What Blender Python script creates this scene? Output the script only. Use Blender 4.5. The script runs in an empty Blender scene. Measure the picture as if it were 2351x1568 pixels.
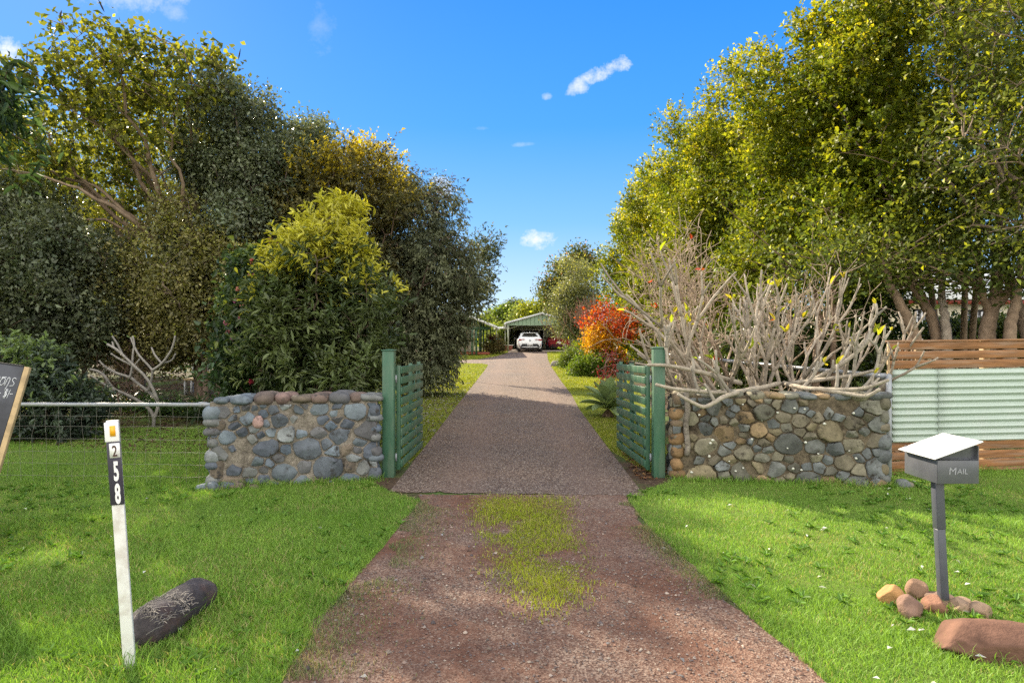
import bpy, bmesh, math, random
import numpy as np
from mathutils import Vector, Matrix

# ------------------------------------------------------------------ camera, sky, sun, exposure
S = bpy.context.scene
COL = S.collection
FPX, CX, CY, CAMZ = 1560.0, 1175.5, 784.0, 1.69
cam_d = bpy.data.cameras.new("camera")
cam_d.sensor_width = 36.0
cam_d.lens = FPX / 2351.0 * 36.0
cam_d.clip_start = 0.05
cam_d.clip_end = 3000
cam = bpy.data.objects.new("camera", cam_d)
COL.objects.link(cam)
cam.location = (0, 0, CAMZ)
cam.rotation_euler = (math.radians(90), 0, 0)
S.camera = cam

SUN_AZ = math.radians(-36)      # measured from +Y, negative = to the left
SUN_EL = math.radians(31)
sun_d = bpy.data.lights.new("sun", 'SUN')
sun_d.energy = 4.6
sun_d.angle = math.radians(0.6)
sun_d.color = (1.0, 0.87, 0.66)
sun = bpy.data.objects.new("sun", sun_d)
COL.objects.link(sun)
_sd = Vector((math.sin(SUN_AZ) * math.cos(SUN_EL), math.cos(SUN_AZ) * math.cos(SUN_EL), math.sin(SUN_EL)))
sun.rotation_euler = _sd.to_track_quat('Z', 'Y').to_euler()
sun.location = (-20, 30, 30)

W = bpy.data.worlds.new("World")
S.world = W
W.use_nodes = True
wn = W.node_tree
wn.nodes.clear()


def nd(nt, t, **kw):
    n = nt.nodes.new(t)
    for k, v in kw.items():
        setattr(n, k, v)
    return n


def mathn(nt, op, a, b=None, c=None, clamp=False):
    n = nd(nt, 'ShaderNodeMath', operation=op)
    n.use_clamp = clamp
    for i, v in enumerate((a, b, c)):
        if v is None:
            continue
        if isinstance(v, (int, float)):
            n.inputs[i].default_value = v
        else:
            nt.links.new(v, n.inputs[i])
    return n.outputs[0]


def mixc(nt, fac, a, b, mode='MIX'):
    n = nd(nt, 'ShaderNodeMix', data_type='RGBA', blend_type=mode)
    for s, v in ((n.inputs[0], fac), (n.inputs[6], a), (n.inputs[7], b)):
        if isinstance(v, (int, float)):
            s.default_value = v
        elif isinstance(v, (tuple, list)):
            s.default_value = (*v[:3], 1)
        else:
            nt.links.new(v, s)
    return n.outputs[2]


sky = nd(wn, 'ShaderNodeTexSky', sky_type='NISHITA')
sky.sun_disc = False
sky.sun_elevation = SUN_EL
sky.sun_rotation = SUN_AZ
sky.altitude = 100
sky.air_density = 1.0
sky.dust_density = 0.25
sky.ozone_density = 2.0
tc = nd(wn, 'ShaderNodeTexCoord')
sep = nd(wn, 'ShaderNodeSeparateXYZ')
wn.links.new(tc.outputs['Generated'], sep.inputs[0])
# clear winter sky: deep blue overhead, pale at the horizon, mixed with the physical sky
KS = 1.0 / 0.29
rp = nd(wn, 'ShaderNodeValToRGB')
cr = rp.color_ramp
for p_, c_ in ((0.0, (.60, .78, 1.0)), (.06, (.50, .72, 1.0)), (.17, (.17, .50, 1.0)), (.30, (.025, .35, 1.0)), (.46, (.002, .27, .95)), (1.0, (.01, .20, .75))):
    e = cr.elements.new(p_)
    e.color = (*c_, 1)
cr.elements.remove(cr.elements[0])
cr.elements.remove(cr.elements[-1])
wn.links.new(mathn(wn, 'MAXIMUM', sep.outputs[2], 0.0), rp.inputs[0])
grad = mixc(wn, 1.0, rp.outputs[0], (KS, KS, KS), 'MULTIPLY')
skyc = mixc(wn, 0.90, sky.outputs[0], grad)
# unseen broken cloud added behind the camera as bright fill for the shade
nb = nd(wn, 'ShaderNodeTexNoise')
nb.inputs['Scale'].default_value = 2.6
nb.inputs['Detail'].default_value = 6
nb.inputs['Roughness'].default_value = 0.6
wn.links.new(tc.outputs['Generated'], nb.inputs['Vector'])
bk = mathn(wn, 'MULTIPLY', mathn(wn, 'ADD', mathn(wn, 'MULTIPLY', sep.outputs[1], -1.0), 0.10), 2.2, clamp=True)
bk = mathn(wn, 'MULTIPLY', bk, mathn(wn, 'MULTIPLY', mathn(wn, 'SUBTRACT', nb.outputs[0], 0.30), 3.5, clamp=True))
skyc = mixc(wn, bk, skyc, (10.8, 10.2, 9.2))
# a few small clouds standing in fixed directions of the sky
yy = mathn(wn, 'MAXIMUM', sep.outputs[1], 0.02)
su = mathn(wn, 'DIVIDE', sep.outputs[0], yy)
sv = mathn(wn, 'DIVIDE', sep.outputs[2], yy)
cmb = nd(wn, 'ShaderNodeCombineXYZ')
wn.links.new(su, cmb.inputs[0])
wn.links.new(sv, cmb.inputs[1])
nz = nd(wn, 'ShaderNodeTexNoise')
nz.inputs['Scale'].default_value = 34
nz.inputs['Detail'].default_value = 6
nz.inputs['Roughness'].default_value = 0.70
wn.links.new(cmb.outputs[0], nz.inputs['Vector'])
total = None
# px, py (sky direction), half length, half height, tilt degrees, strength
for (px, py, a, b, rot, k) in ((1385, 168, 70, 20, 24, 1.0), (1330, 198, 32, 20, 35, 0.8), (1232, 552, 42, 22, 3, 1.15), (1012, 430, 28, 26, -12, 1.15),
                               (1198, 332, 30, 6, 4, 0.3), (320, 2, 120, 30, 4, 0.5), (738, 62, 30, 60, 0, 0.14), (12, 118, 34, 44, 30, 1.0),
                               (392, 22, 26, 40, 60, 0.3), (1255, 222, 14, 9, 0, 0.45), (1100, 295, 20, 5, 0, 0.15)):
    u0, v0 = (px - CX) / FPX, (CY - py) / FPX
    a, b = a / FPX, b / FPX
    cr, sr = math.cos(math.radians(rot)), math.sin(math.radians(rot))
    du = mathn(wn, 'SUBTRACT', su, u0)
    dv = mathn(wn, 'SUBTRACT', sv, v0)
    p = mathn(wn, 'ADD', mathn(wn, 'MULTIPLY', du, cr / a), mathn(wn, 'MULTIPLY', dv, sr / a))
    q = mathn(wn, 'ADD', mathn(wn, 'MULTIPLY', du, -sr / b), mathn(wn, 'MULTIPLY', dv, cr / b))
    r2 = mathn(wn, 'ADD', mathn(wn, 'POWER', p, 2.0), mathn(wn, 'POWER', q, 2.0))
    g = mathn(wn, 'SUBTRACT', 1.0, r2)
    g = mathn(wn, 'ADD', g, mathn(wn, 'MULTIPLY', mathn(wn, 'SUBTRACT', nz.outputs[0], 0.50), 5.0))
    g = mathn(wn, 'MULTIPLY', mathn(wn, 'MULTIPLY', g, 0.62, clamp=True), k)
    total = g if total is None else mathn(wn, 'MAXIMUM', total, g)
fwd = mathn(wn, 'GREATER_THAN', sep.outputs[1], 0.05)
total = mathn(wn, 'MULTIPLY', mathn(wn, 'MULTIPLY', total, 0.9, clamp=True), fwd)
skyc = mixc(wn, total, skyc, (3.7, 3.75, 3.9))
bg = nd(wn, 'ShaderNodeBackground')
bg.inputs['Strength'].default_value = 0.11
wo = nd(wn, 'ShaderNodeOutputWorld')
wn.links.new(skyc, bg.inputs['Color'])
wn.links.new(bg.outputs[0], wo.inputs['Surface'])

S.view_settings.view_transform = 'Standard'
S.view_settings.look = 'None'
S.view_settings.exposure = 1.45
S.view_settings.gamma = 1.0
S.view_settings.use_curve_mapping = False
S.cycles.max_bounces = 7
S.cycles.diffuse_bounces = 4
S.cycles.glossy_bounces = 3
S.cycles.transmission_bounces = 5
S.cycles.transparent_max_bounces = 6
S.cycles.sample_clamp_indirect = 6
S.cycles.use_denoising = False

# ------------------------------------------------------------------ small tools


def zg(y):
    y = np.minimum(np.asarray(y, float), 72.0)
    return 0.0225 * 0.5 * ((y - 9.3) + np.sqrt((y - 9.3) ** 2 + 4.0)) - 0.0006


def at(px, py, Y):
    return np.array([(px - CX) * Y / FPX, Y, CAMZ - (py - CY) * Y / FPX])


def gp(px, py):
    """ground point seen at that place of the photograph"""
    lo, hi = 0.5, 400.0
    k = (py - CY) / FPX
    for _ in range(60):
        m = 0.5 * (lo + hi)
        if (CAMZ - float(zg(m))) / m > k:
            lo = m
        else:
            hi = m
    return ((px - CX) * lo / FPX, lo)


def gps(lst):
    return [gp(*p) for p in lst]


def lin(h):
    h = h.lstrip('#')
    v = np.array([int(h[i:i + 2], 16) / 255 for i in (0, 2, 4)])
    return tuple(np.where(v <= 0.04045, v / 12.92, ((v + 0.055) / 1.055) ** 2.4))


class MB:
    """collects vertices, faces and tints; build() links them as one mesh object"""

    def __init__(s):
        s.v, s.f, s.c, s.n = [], [], [], 0

    def add(s, v, faces, col=None):
        v = np.asarray(v, float).reshape(-1, 3)
        for f in (faces if isinstance(faces, (list, tuple)) and len(faces) and isinstance(faces[0], np.ndarray) and faces[0].ndim == 2 else [np.asarray(faces)]):
            s.f.append(np.asarray(f, int) + s.n)
        if col is None:
            col = np.ones((len(v), 3)) * 0.5
        col = np.asarray(col, float)
        if col.ndim == 1:
            col = np.tile(col, (len(v), 1))
        s.v.append(v)
        s.c.append(col)
        s.n += len(v)
        return s

    def box(s, c, d, R=None, col=None):
        x, y, z = np.array(d) / 2
        v = np.array([[i, j, k] for i in (-x, x) for j in (-y, y) for k in (-z, z)])
        if R is not None:
            v = v @ np.asarray(R).T
        f = np.array([[0, 1, 3, 2], [4, 6, 7, 5], [0, 4, 5, 1], [2, 3, 7, 6], [0, 2, 6, 4], [1, 5, 7, 3]])
        return s.add(v + np.array(c), f, col)

    def bar(s, p0, p1, w, h, up=(0, 0, 1), col=None):
        """box from p0 to p1, w wide, h high"""
        p0, p1 = np.array(p0, float), np.array(p1, float)
        t = p1 - p0
        L = np.linalg.norm(t)
        t /= L
        a = np.cross(up, t)
        a /= np.linalg.norm(a)
        b = np.cross(t, a)
        return s.box((p0 + p1) / 2, (L, w, h), np.stack([t, a, b], 1), col)

    def tube(s, pts, rad, sides=6, cap=True, col=None):
        p = np.asarray(pts, float)
        n = len(p)
        r = np.full(n, rad, float) if np.isscalar(rad) else np.asarray(rad, float)
        t = np.gradient(p, axis=0)
        t /= np.linalg.norm(t, axis=1)[:, None] + 1e-9
        m = t.mean(0)
        ref = np.eye(3)[np.argmin(np.abs(m))]
        a = np.cross(t, ref)
        a /= np.linalg.norm(a, axis=1)[:, None] + 1e-9
        b = np.cross(t, a)
        th = np.arange(sides) / sides * 2 * np.pi
        ring = p[:, None] + r[:, None, None] * (np.cos(th)[None, :, None] * a[:, None] + np.sin(th)[None, :, None] * b[:, None])
        v = ring.reshape(-1, 3)
        i = np.arange(n - 1)[:, None] * sides
        j = np.arange(sides)[None]
        k = (j + 1) % sides
        q = np.stack([i + j, i + k, i + sides + k, i + sides + j], -1).reshape(-1, 4)
        fs = [q]
        if cap:
            e0, e1 = p[0] - t[0] * r[0] * 0.5, p[-1] + t[-1] * r[-1] * 0.6
            v = np.vstack([v, e0, e1])
            jj = np.arange(sides)
            kk = (jj + 1) % sides
            o = (n - 1) * sides
            fs.append(np.stack([np.full(sides, n * sides), kk, jj], 1))
            fs.append(np.stack([np.full(sides, n * sides + 1), o + jj, o + kk], 1))
        return s.add(v, fs, col)

    def lathe(s, prof, c, axis=2, n=24, col=None):
        """prof: list of (radius, height) along the axis"""
        prof = np.array(prof, float)
        th = np.arange(n) / n * 2 * np.pi
        v = np.zeros((len(prof), n, 3))
        o = [i for i in range(3) if i != axis]
        v[:, :, o[0]] = prof[:, :1] * np.cos(th)
        v[:, :, o[1]] = prof[:, :1] * np.sin(th)
        v[:, :, axis] = prof[:, 1:]
        i = np.arange(len(prof) - 1)[:, None] * n
        j = np.arange(n)[None]
        k = (j + 1) % n
        q = np.stack([i + j, i + k, i + n + k, i + n + j], -1).reshape(-1, 4)
        return s.add(v.reshape(-1, 3) + np.array(c), q, col)

    def grid(s, P, col=None):
        """P: (n, m, 3) array of points"""
        n, m = P.shape[:2]
        i = np.arange(n - 1)[:, None] * m
        j = np.arange(m - 1)[None]
        q = np.stack([i + j, i + j + 1, i + m + j + 1, i + m + j], -1).reshape(-1, 4)
        if col is not None and np.ndim(col) == 3:
            col = np.asarray(col).reshape(-1, 3)
        return s.add(P.reshape(-1, 3), q, col)

    def build(s, name, material, root=None, smooth=False, local=False, bevel=0.0):
        me = bpy.data.meshes.new(name)
        if s.n:
            v = np.vstack(s.v)
            if root is not None and not local:
                q = root
                while q is not None:                 # parents are only ever shifted, not turned, here
                    v = v - np.array(q.location)
                    q = q.parent
            me.vertices.add(len(v))
            me.vertices.foreach_set('co', v.astype(np.float32).ravel())
            li = np.concatenate([f.ravel() for f in s.f]).astype(np.int32)
            ln = np.concatenate([np.full(len(f), f.shape[1]) for f in s.f]).astype(np.int32)
            me.loops.add(len(li))
            me.loops.foreach_set('vertex_index', li)
            me.polygons.add(len(ln))
            me.polygons.foreach_set('loop_start', np.concatenate([[0], np.cumsum(ln)[:-1]]).astype(np.int32))
            me.polygons.foreach_set('loop_total', ln)
            if smooth:
                me.polygons.foreach_set('use_smooth', np.ones(len(ln), bool))
            a = me.color_attributes.new('Col', 'FLOAT_COLOR', 'POINT')
            c = np.hstack([np.vstack(s.c), np.ones((len(v), 1))]).astype(np.float32)
            a.data.foreach_set('color', c.ravel())
            me.update(calc_edges=True)
            me.validate()
        me.materials.append(material)
        o = bpy.data.objects.new(name, me)
        COL.objects.link(o)
        if root is not None:
            o.parent = root
        if bevel:
            m = o.modifiers.new('bevel', 'BEVEL')
            m.width = bevel
            m.segments = 2
            m.limit_method = 'ANGLE'
        return o


def tag(o, label=None, cat=None, group=None, kind=None):
    for k, v in (('label', label), ('category', cat), ('group', group), ('kind', kind)):
        if v:
            o[k] = v
    return o


def thing(name, loc, label, cat, group=None, rz=0.0):
    o = bpy.data.objects.new(name, None)
    o.empty_display_size = 0.2
    COL.objects.link(o)
    o.location = loc
    o.rotation_euler = (0, 0, rz)
    return tag(o, label, cat, group)


def snoise(p, seed, f=1.0):
    """cheap smooth noise, about -1..1"""
    r = np.random.default_rng(seed)
    out = 0
    for k in range(6):
        d = r.normal(size=3)
        d /= np.linalg.norm(d)
        out = out + np.sin(p @ d * f * (0.7 + 0.5 * k) * 2 + r.uniform(0, 6.28)) / (1 + 0.4 * k)
    return out / 2.6


# ------------------------------------------------------------------ materials
def newmat(name):
    m = bpy.data.materials.new(name)
    m.use_nodes = True
    nt = m.node_tree
    return m, nt, nt.nodes['Principled BSDF']


def noise(nt, scale, detail=4, rough=0.55, vec=None, out=0):
    n = nd(nt, 'ShaderNodeTexNoise')
    n.inputs['Scale'].default_value = scale
    n.inputs['Detail'].default_value = detail
    n.inputs['Roughness'].default_value = rough
    if vec is None:
        t = nd(nt, 'ShaderNodeTexCoord')
        vec = t.outputs['Object']
    nt.links.new(vec, n.inputs['Vector'])
    return n.outputs[out]


def ramp(nt, fac, *stops):
    n = nd(nt, 'ShaderNodeValToRGB')
    cr = n.color_ramp
    while len(cr.elements) < len(stops):
        cr.elements.new(0.5)
    for e, (p, c) in zip(cr.elements, stops):
        e.position = p
        e.color = (*c, 1) if len(c) == 3 else c
    nt.links.new(fac, n.inputs[0])
    return n.outputs[0]


def bump(nt, bsdf, h, strength=0.5, dist=0.02):
    b = nd(nt, 'ShaderNodeBump')
    b.inputs['Strength'].default_value = strength
    b.inputs['Distance'].default_value = dist
    nt.links.new(h, b.inputs['Height'])
    nt.links.new(b.outputs[0], bsdf.inputs['Normal'])


def simple(name, base, rough=0.5, metal=0.0, var=0.12, scale=8.0, dirt=None, dirt_amt=0.0, bumpk=0.0, spec=0.5, stretch=None):
    m, nt, b = newmat(name)
    t = nd(nt, 'ShaderNodeTexCoord')
    vec = t.outputs['Object']
    if stretch:
        mp = nd(nt, 'ShaderNodeMapping')
        mp.inputs['Scale'].default_value = stretch
        nt.links.new(vec, mp.inputs[0])
        vec = mp.outputs[0]
    n1 = noise(nt, scale, 5, 0.6, vec)
    base = np.array(base)
    c = ramp(nt, n1, (0.3, tuple(base * (1 - var))), (0.7, tuple(np.minimum(base * (1 + var), 1))))
    if dirt:
        n2 = noise(nt, scale * 0.45, 7, 0.68, vec)
        f = mathn(nt, 'MULTIPLY', mathn(nt, 'SUBTRACT', n2, 0.52 - 0.1 * dirt_amt), 7.0, clamp=True)
        c = mixc(nt, mathn(nt, 'MULTIPLY', f, min(1.0, dirt_amt)), c, dirt)
    nt.links.new(c, b.inputs['Base Color'])
    b.inputs['Roughness'].default_value = rough
    b.inputs['Metallic'].default_value = metal
    b.inputs['Specular IOR Level'].default_value = spec
    if bumpk:
        bump(nt, b, n1, bumpk, 0.01)
    return m


def leafmat(name, gloss=0.45, trans=0.4, tint=(1.25, 1.2, 0.6), spec=0.4):
    m, nt, b = newmat(name)
    a = nd(nt, 'ShaderNodeAttribute', attribute_name='Col')
    nt.links.new(a.outputs['Color'], b.inputs['Base Color'])
    b.inputs['Roughness'].default_value = gloss
    b.inputs['Specular IOR Level'].default_value = spec
    tr = nd(nt, 'ShaderNodeBsdfTranslucent')
    nt.links.new(mixc(nt, 1.0, a.outputs['Color'], tint, 'MULTIPLY'), tr.inputs['Color'])
    mx = nd(nt, 'ShaderNodeMixShader')
    mx.inputs[0].default_value = trans
    nt.links.new(b.outputs[0], mx.inputs[1])
    nt.links.new(tr.outputs[0], mx.inputs[2])
    nt.links.new(mx.outputs[0], nt.nodes['Material Output'].inputs['Surface'])
    return m


def tintmat(name, rough=0.7, var=0.25, scale=12.0, bumpk=0.4, bscale=40.0, spec=0.3, spots=None, spot_col=None, spot_th=0.68):
    """colour from the mesh's own tints, broken up by noise"""
    m, nt, b = newmat(name)
    a = nd(nt, 'ShaderNodeAttribute', attribute_name='Col')
    n1 = noise(nt, scale, 6, 0.65)
    f = ramp(nt, n1, (0.25, (1 - var,) * 3), (0.75, (1 + var,) * 3))
    c = mixc(nt, 1.0, a.outputs['Color'], f, 'MULTIPLY')
    if spots:
        n2 = noise(nt, spots, 5, 0.7)
        c = mixc(nt, mathn(nt, 'MULTIPLY', mathn(nt, 'SUBTRACT', n2, spot_th), 9.0, clamp=True), c, spot_col)
    nt.links.new(c, b.inputs['Base Color'])
    b.inputs['Roughness'].default_value = rough
    b.inputs['Specular IOR Level'].default_value = spec
    n3 = noise(nt, bscale, 5, 0.65)
    bump(nt, b, n3, bumpk, 0.012)
    return m


def glassmat(name, col=(0.02, 0.025, 0.03), rough=0.05):
    m, nt, b = newmat(name)
    b.inputs['Base Color'].default_value = (*col, 1)
    b.inputs['Roughness'].default_value = rough
    b.inputs['Specular IOR Level'].default_value = 0.8
    return m


M = {}
M['leaf'] = leafmat('leaf', 0.5, 0.45, spec=0.28)
M['leaf_glossy'] = leafmat('leaf_glossy', 0.36, 0.34, spec=0.45)
M['leaf_dull'] = leafmat('leaf_dull', 0.55, 0.30, (1.1, 1.1, 0.8), spec=0.3)
M['leaf_bright'] = leafmat('leaf_bright', 0.55, 0.5, (1.15, 1.15, 0.5), spec=0.2)
M['grass'] = leafmat('grass', 0.55, 0.38, (1.2, 1.2, 0.5), spec=0.25)
M['petal'] = leafmat('petal', 0.6, 0.3, (1, 1, 1), spec=0.2)
M['bark_brown'] = tintmat('bark_brown', 0.85, 0.45, 9, 0.9, 30)
M['bark_grey'] = tintmat('bark_grey', 0.8, 0.4, 14, 0.7, 60)
M['stone'] = tintmat('stone', 0.72, 0.35, 11, 0.5, 38, 0.35, 8.0, (0.04, 0.037, 0.035), 0.56)
M['stone_lichen'] = tintmat('stone_lichen', 0.82, 0.38, 12, 0.6, 42, 0.25, 9.0, (0.04, 0.034, 0.025), 0.55)
M['rock'] = tintmat('rock', 0.9, 0.42, 7, 0.9, 34, 0.2, 6.5, (0.30, 0.25, 0.21), 0.66)
M['tint_paint'] = tintmat('tint_paint', 0.45, 0.06, 5, 0.05, 30, 0.4)
M['green_paint'] = simple('green_paint', lin('#386049'), 0.45, var=0.10, scale=3, dirt=lin('#5d6f5c'), dirt_amt=0.6, bumpk=0.08, spec=0.5, stretch=(6, 6, 1.2))
M['galvanised'] = simple('galvanised', (0.30, 0.32, 0.34), 0.5, 0.3, 0.2, 22, dirt=(0.28, 0.26, 0.24), dirt_amt=0.5)
M['galv_wire'] = simple('galv_wire', (0.20, 0.19, 0.16), 0.6, 0.2, 0.15)
M['white_paint'] = simple('white_paint', (0.72, 0.72, 0.70), 0.5, var=0.05, dirt=(0.40, 0.33, 0.27), dirt_amt=0.5, scale=14)
M['white_gloss'] = simple('white_gloss', (0.8, 0.8, 0.8), 0.35, var=0.03)
M['black_plate'] = simple('black_plate', (0.035, 0.03, 0.05), 0.35, var=0.1)
M['orange_reflector'] = simple('orange_reflector', (0.85, 0.42, 0.02), 0.3, var=0.06)
M['digit_brown'] = simple('digit_brown', (0.07, 0.035, 0.03), 0.5)
M['mailbox_grey'] = simple('mailbox_grey', (0.085, 0.09, 0.105), 0.32, var=0.12, scale=10, dirt=(0.16, 0.16, 0.17), dirt_amt=0.25, spec=0.6)
M['mail_letter'] = simple('mail_letter', (0.30, 0.31, 0.34), 0.5)
M['dark'] = simple('dark', (0.012, 0.012, 0.014), 0.6)
M['steel_grey'] = simple('steel_grey', (0.075, 0.08, 0.10), 0.4, 0.1, 0.15, 8, spec=0.5)
M['timber'] = simple('timber', lin('#8c623f'), 0.68, var=0.38, scale=5, dirt=lin('#9a8a7c'), dirt_amt=0.45, bumpk=0.25, stretch=(0.5, 3, 7), spec=0.3)
M['timber_edge'] = simple('timber_edge', lin('#b39a72'), 0.7, var=0.2, scale=12, dirt=lin('#5d4c38'), dirt_amt=0.35)
M['corrugated'] = simple('corrugated', (0.42, 0.50, 0.44), 0.42, 0.12, 0.04, 3, dirt=(0.52, 0.54, 0.52), dirt_amt=0.3, spec=0.5)
M['chalkboard'] = simple('chalkboard', (0.030, 0.032, 0.040), 0.62, var=0.35, scale=5, dirt=(0.075, 0.08, 0.10), dirt_amt=0.7)
M['chalk'] = simple('chalk', (0.75, 0.77, 0.80), 0.9, var=0.12, scale=60)
M['cladding'] = simple('cladding', lin('#8aa287'), 0.5, var=0.05, scale=2)
M['cladding_dull'] = simple('cladding_dull', lin('#a5a995'), 0.55, var=0.07, scale=2)
M['roof_grey'] = simple('roof_grey', lin('#b9bcb8'), 0.45, 0.2, 0.08, 3)
M['trim_white'] = simple('trim_white', (0.74, 0.75, 0.73), 0.45, var=0.04)
M['cream_wall'] = simple('cream_wall', (0.72, 0.66, 0.50), 0.8, var=0.05, scale=2)
M['fascia_red'] = simple('fascia_red', lin('#8e3a2c'), 0.5)
M['glass'] = glassmat('glass', (0.025, 0.024, 0.022), 0.06)
M['window_dark'] = glassmat('window_dark', (0.05, 0.05, 0.055), 0.15)
M['blind'] = simple('blind', (0.62, 0.63, 0.66), 0.7)
M['car_white'] = simple('car_white', (0.78, 0.79, 0.80), 0.22, var=0.01, spec=0.6)
M['car_red'] = simple('car_red', (0.30, 0.008, 0.025), 0.2, var=0.02, spec=0.7)
M['tyre'] = simple('tyre', (0.015, 0.015, 0.016), 0.8)
M['rim'] = simple('rim', (0.4, 0.4, 0.42), 0.3, 0.7)
M['tail_red'] = simple('tail_red', (0.32, 0.03, 0.03), 0.2, spec=0.7)
M['plate_white'] = simple('plate_white', (0.78, 0.78, 0.76), 0.4, var=0.02)
M['plate_text'] = simple('plate_text', (0.05, 0.012, 0.018), 0.5)
M['emblem'] = simple('emblem', (0.10, 0.12, 0.16), 0.25, 0.6)
M['bin_green'] = simple('bin_green', lin('#23372b'), 0.5)
M['bin_lid'] = simple('bin_lid', lin('#2f5a41'), 0.45)
M['deck'] = simple('deck', lin('#8a4a2e'), 0.7, var=0.2)
M['char'] = None
# ------------------------------------------------------------------ setting: ground, lawns, driveway, gravel
YROWS = np.unique(np.concatenate([[-900, -200, -40, -12], np.arange(-6, 6, 2.0), np.arange(6, 14, 0.5), np.arange(14, 60, 2.0), [60, 64, 68, 72, 90, 140, 260, 700, 2000]]))


def sheet(name, polys, dz, material, kind='structure'):
    """flat sheet lying dz above the terrain, cut on the same rows as the ground"""
    bm = bmesh.new()
    for poly in polys:
        vs = [bm.verts.new((x, y, 0)) for x, y in poly]
        bm.faces.new(vs)
    bmesh.ops.triangulate(bm, faces=bm.faces[:])
    for y in YROWS:
        bmesh.ops.bisect_plane(bm, geom=bm.verts[:] + bm.edges[:] + bm.faces[:], plane_co=(0, y, 0), plane_no=(0, 1, 0), dist=1e-6)
    bm.normal_update()
    for f in bm.faces:
        if f.normal.z < 0:
            f.normal_flip()
    for v in bm.verts:
        v.co.z = float(zg(v.co.y)) + dz
    me = bpy.data.meshes.new(name)
    bm.to_mesh(me)
    bm.free()
    me.materials.append(material)
    o = bpy.data.objects.new(name, me)
    COL.objects.link(o)
    return tag(o, kind=kind)


def zgl(y):
    return np.interp(y, YROWS, zg(YROWS))


# ground: leaf litter, thin grass and red soil
m, nt, b = newmat('ground')
n1 = noise(nt, 0.9, 6, 0.65)
n2 = noise(nt, 22, 5, 0.7)
n3 = noise(nt, 60, 3, 0.6)
c = ramp(nt, n2, (0.30, (0.030, 0.020, 0.013)), (0.5, (0.075, 0.050, 0.032)), (0.72, (0.16, 0.115, 0.075)))
g = ramp(nt, n3, (0.3, (0.04, 0.075, 0.018)), (0.7, (0.11, 0.155, 0.04)))
c = mixc(nt, mathn(nt, 'MULTIPLY', mathn(nt, 'SUBTRACT', n1, 0.44), 6.0, clamp=True), c, g)
nt.links.new(c, b.inputs['Base Color'])
b.inputs['Roughness'].default_value = 0.95
b.inputs['Specular IOR Level'].default_value = 0.15
bump(nt, b, n2, 0.7, 0.03)
M['ground'] = m
xs = np.array([-1500, -300, -80, -40, -20, -10, -5, 0, 5, 10, 20, 40, 80, 300, 1500.0])
P = np.zeros((len(YROWS), len(xs), 3))
P[..., 0] = xs[None]
P[..., 1] = YROWS[:, None]
P[..., 2] = zg(YROWS)[:, None]
tag(MB().grid(P[:, ::-1]).build('ground', M['ground']), kind='structure')

# soil under the mown lawn
def lawnmat(name, a, bb, thatch):
    m, nt, b = newmat(name)
    n1 = noise(nt, 1.3, 5, 0.6)
    n2 = noise(nt, 55, 4, 0.7)
    c = ramp(nt, n2, (0.3, a), (0.7, bb))
    c = mixc(nt, mathn(nt, 'MULTIPLY', mathn(nt, 'SUBTRACT', n1, 0.56), 5.0, clamp=True), c, thatch)
    nt.links.new(c, b.inputs['Base Color'])
    b.inputs['Roughness'].default_value = 0.95
    b.inputs['Specular IOR Level'].default_value = 0.1
    bump(nt, b, n2, 0.8, 0.02)
    return m


M['lawn'] = lawnmat('lawn', (0.07, 0.12, 0.02), (0.16, 0.23, 0.045), (0.18, 0.20, 0.055))
M['lawn_far'] = lawnmat('lawn_far', (0.10, 0.13, 0.022), (0.22, 0.25, 0.04), (0.15, 0.13, 0.05))

# sealed driveway: brownish exposed aggregate
m, nt, b = newmat('driveway')
v = nd(nt, 'ShaderNodeTexVoronoi')
v.inputs['Scale'].default_value = 85
t = nd(nt, 'ShaderNodeTexCoord')
nt.links.new(t.outputs['Object'], v.inputs['Vector'])
sepc = nd(nt, 'ShaderNodeSeparateColor')
nt.links.new(v.outputs['Color'], sepc.inputs[0])
c = ramp(nt, sepc.outputs[0], (0.0, (0.046, 0.030, 0.021)), (0.45, (0.105, 0.070, 0.050)), (0.78, (0.180, 0.128, 0.096)), (0.93, (0.37, 0.31, 0.25)))
n1 = noise(nt, 0.55, 5, 0.6)
c = mixc(nt, 1.0, c, ramp(nt, n1, (0.3, (0.84, 0.86, 0.92)), (0.7, (1.12, 1.04, 0.98))), 'MULTIPLY')
n4 = noise(nt, 2.2, 7, 0.72)
c = mixc(nt, mathn(nt, 'MULTIPLY', mathn(nt, 'SUBTRACT', n4, 0.60), 4.0, clamp=True), c, (0.10, 0.07, 0.045))
# the two wheel tracks are paler and more worn than the crown between them
sp = nd(nt, 'ShaderNodeSeparateXYZ')
nt.links.new(t.outputs['Object'], sp.inputs[0])
for x0 in (-0.60, 0.95):
    d = mathn(nt, 'MULTIPLY', mathn(nt, 'ADD', sp.outputs[0], -x0), 2.6)
    f = mathn(nt, 'MULTIPLY', mathn(nt, 'SUBTRACT', 1.0, mathn(nt, 'POWER', d, 2.0), clamp=True), 0.30)
    c = mixc(nt, f, c, (0.195, 0.128, 0.098))
nt.links.new(c, b.inputs['Base Color'])
b.inputs['Roughness'].default_value = 0.8
b.inputs['Specular IOR Level'].default_value = 0.3
bump(nt, b, v.outputs['Distance'], 0.7, 0.006)
M['driveway'] = m

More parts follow.
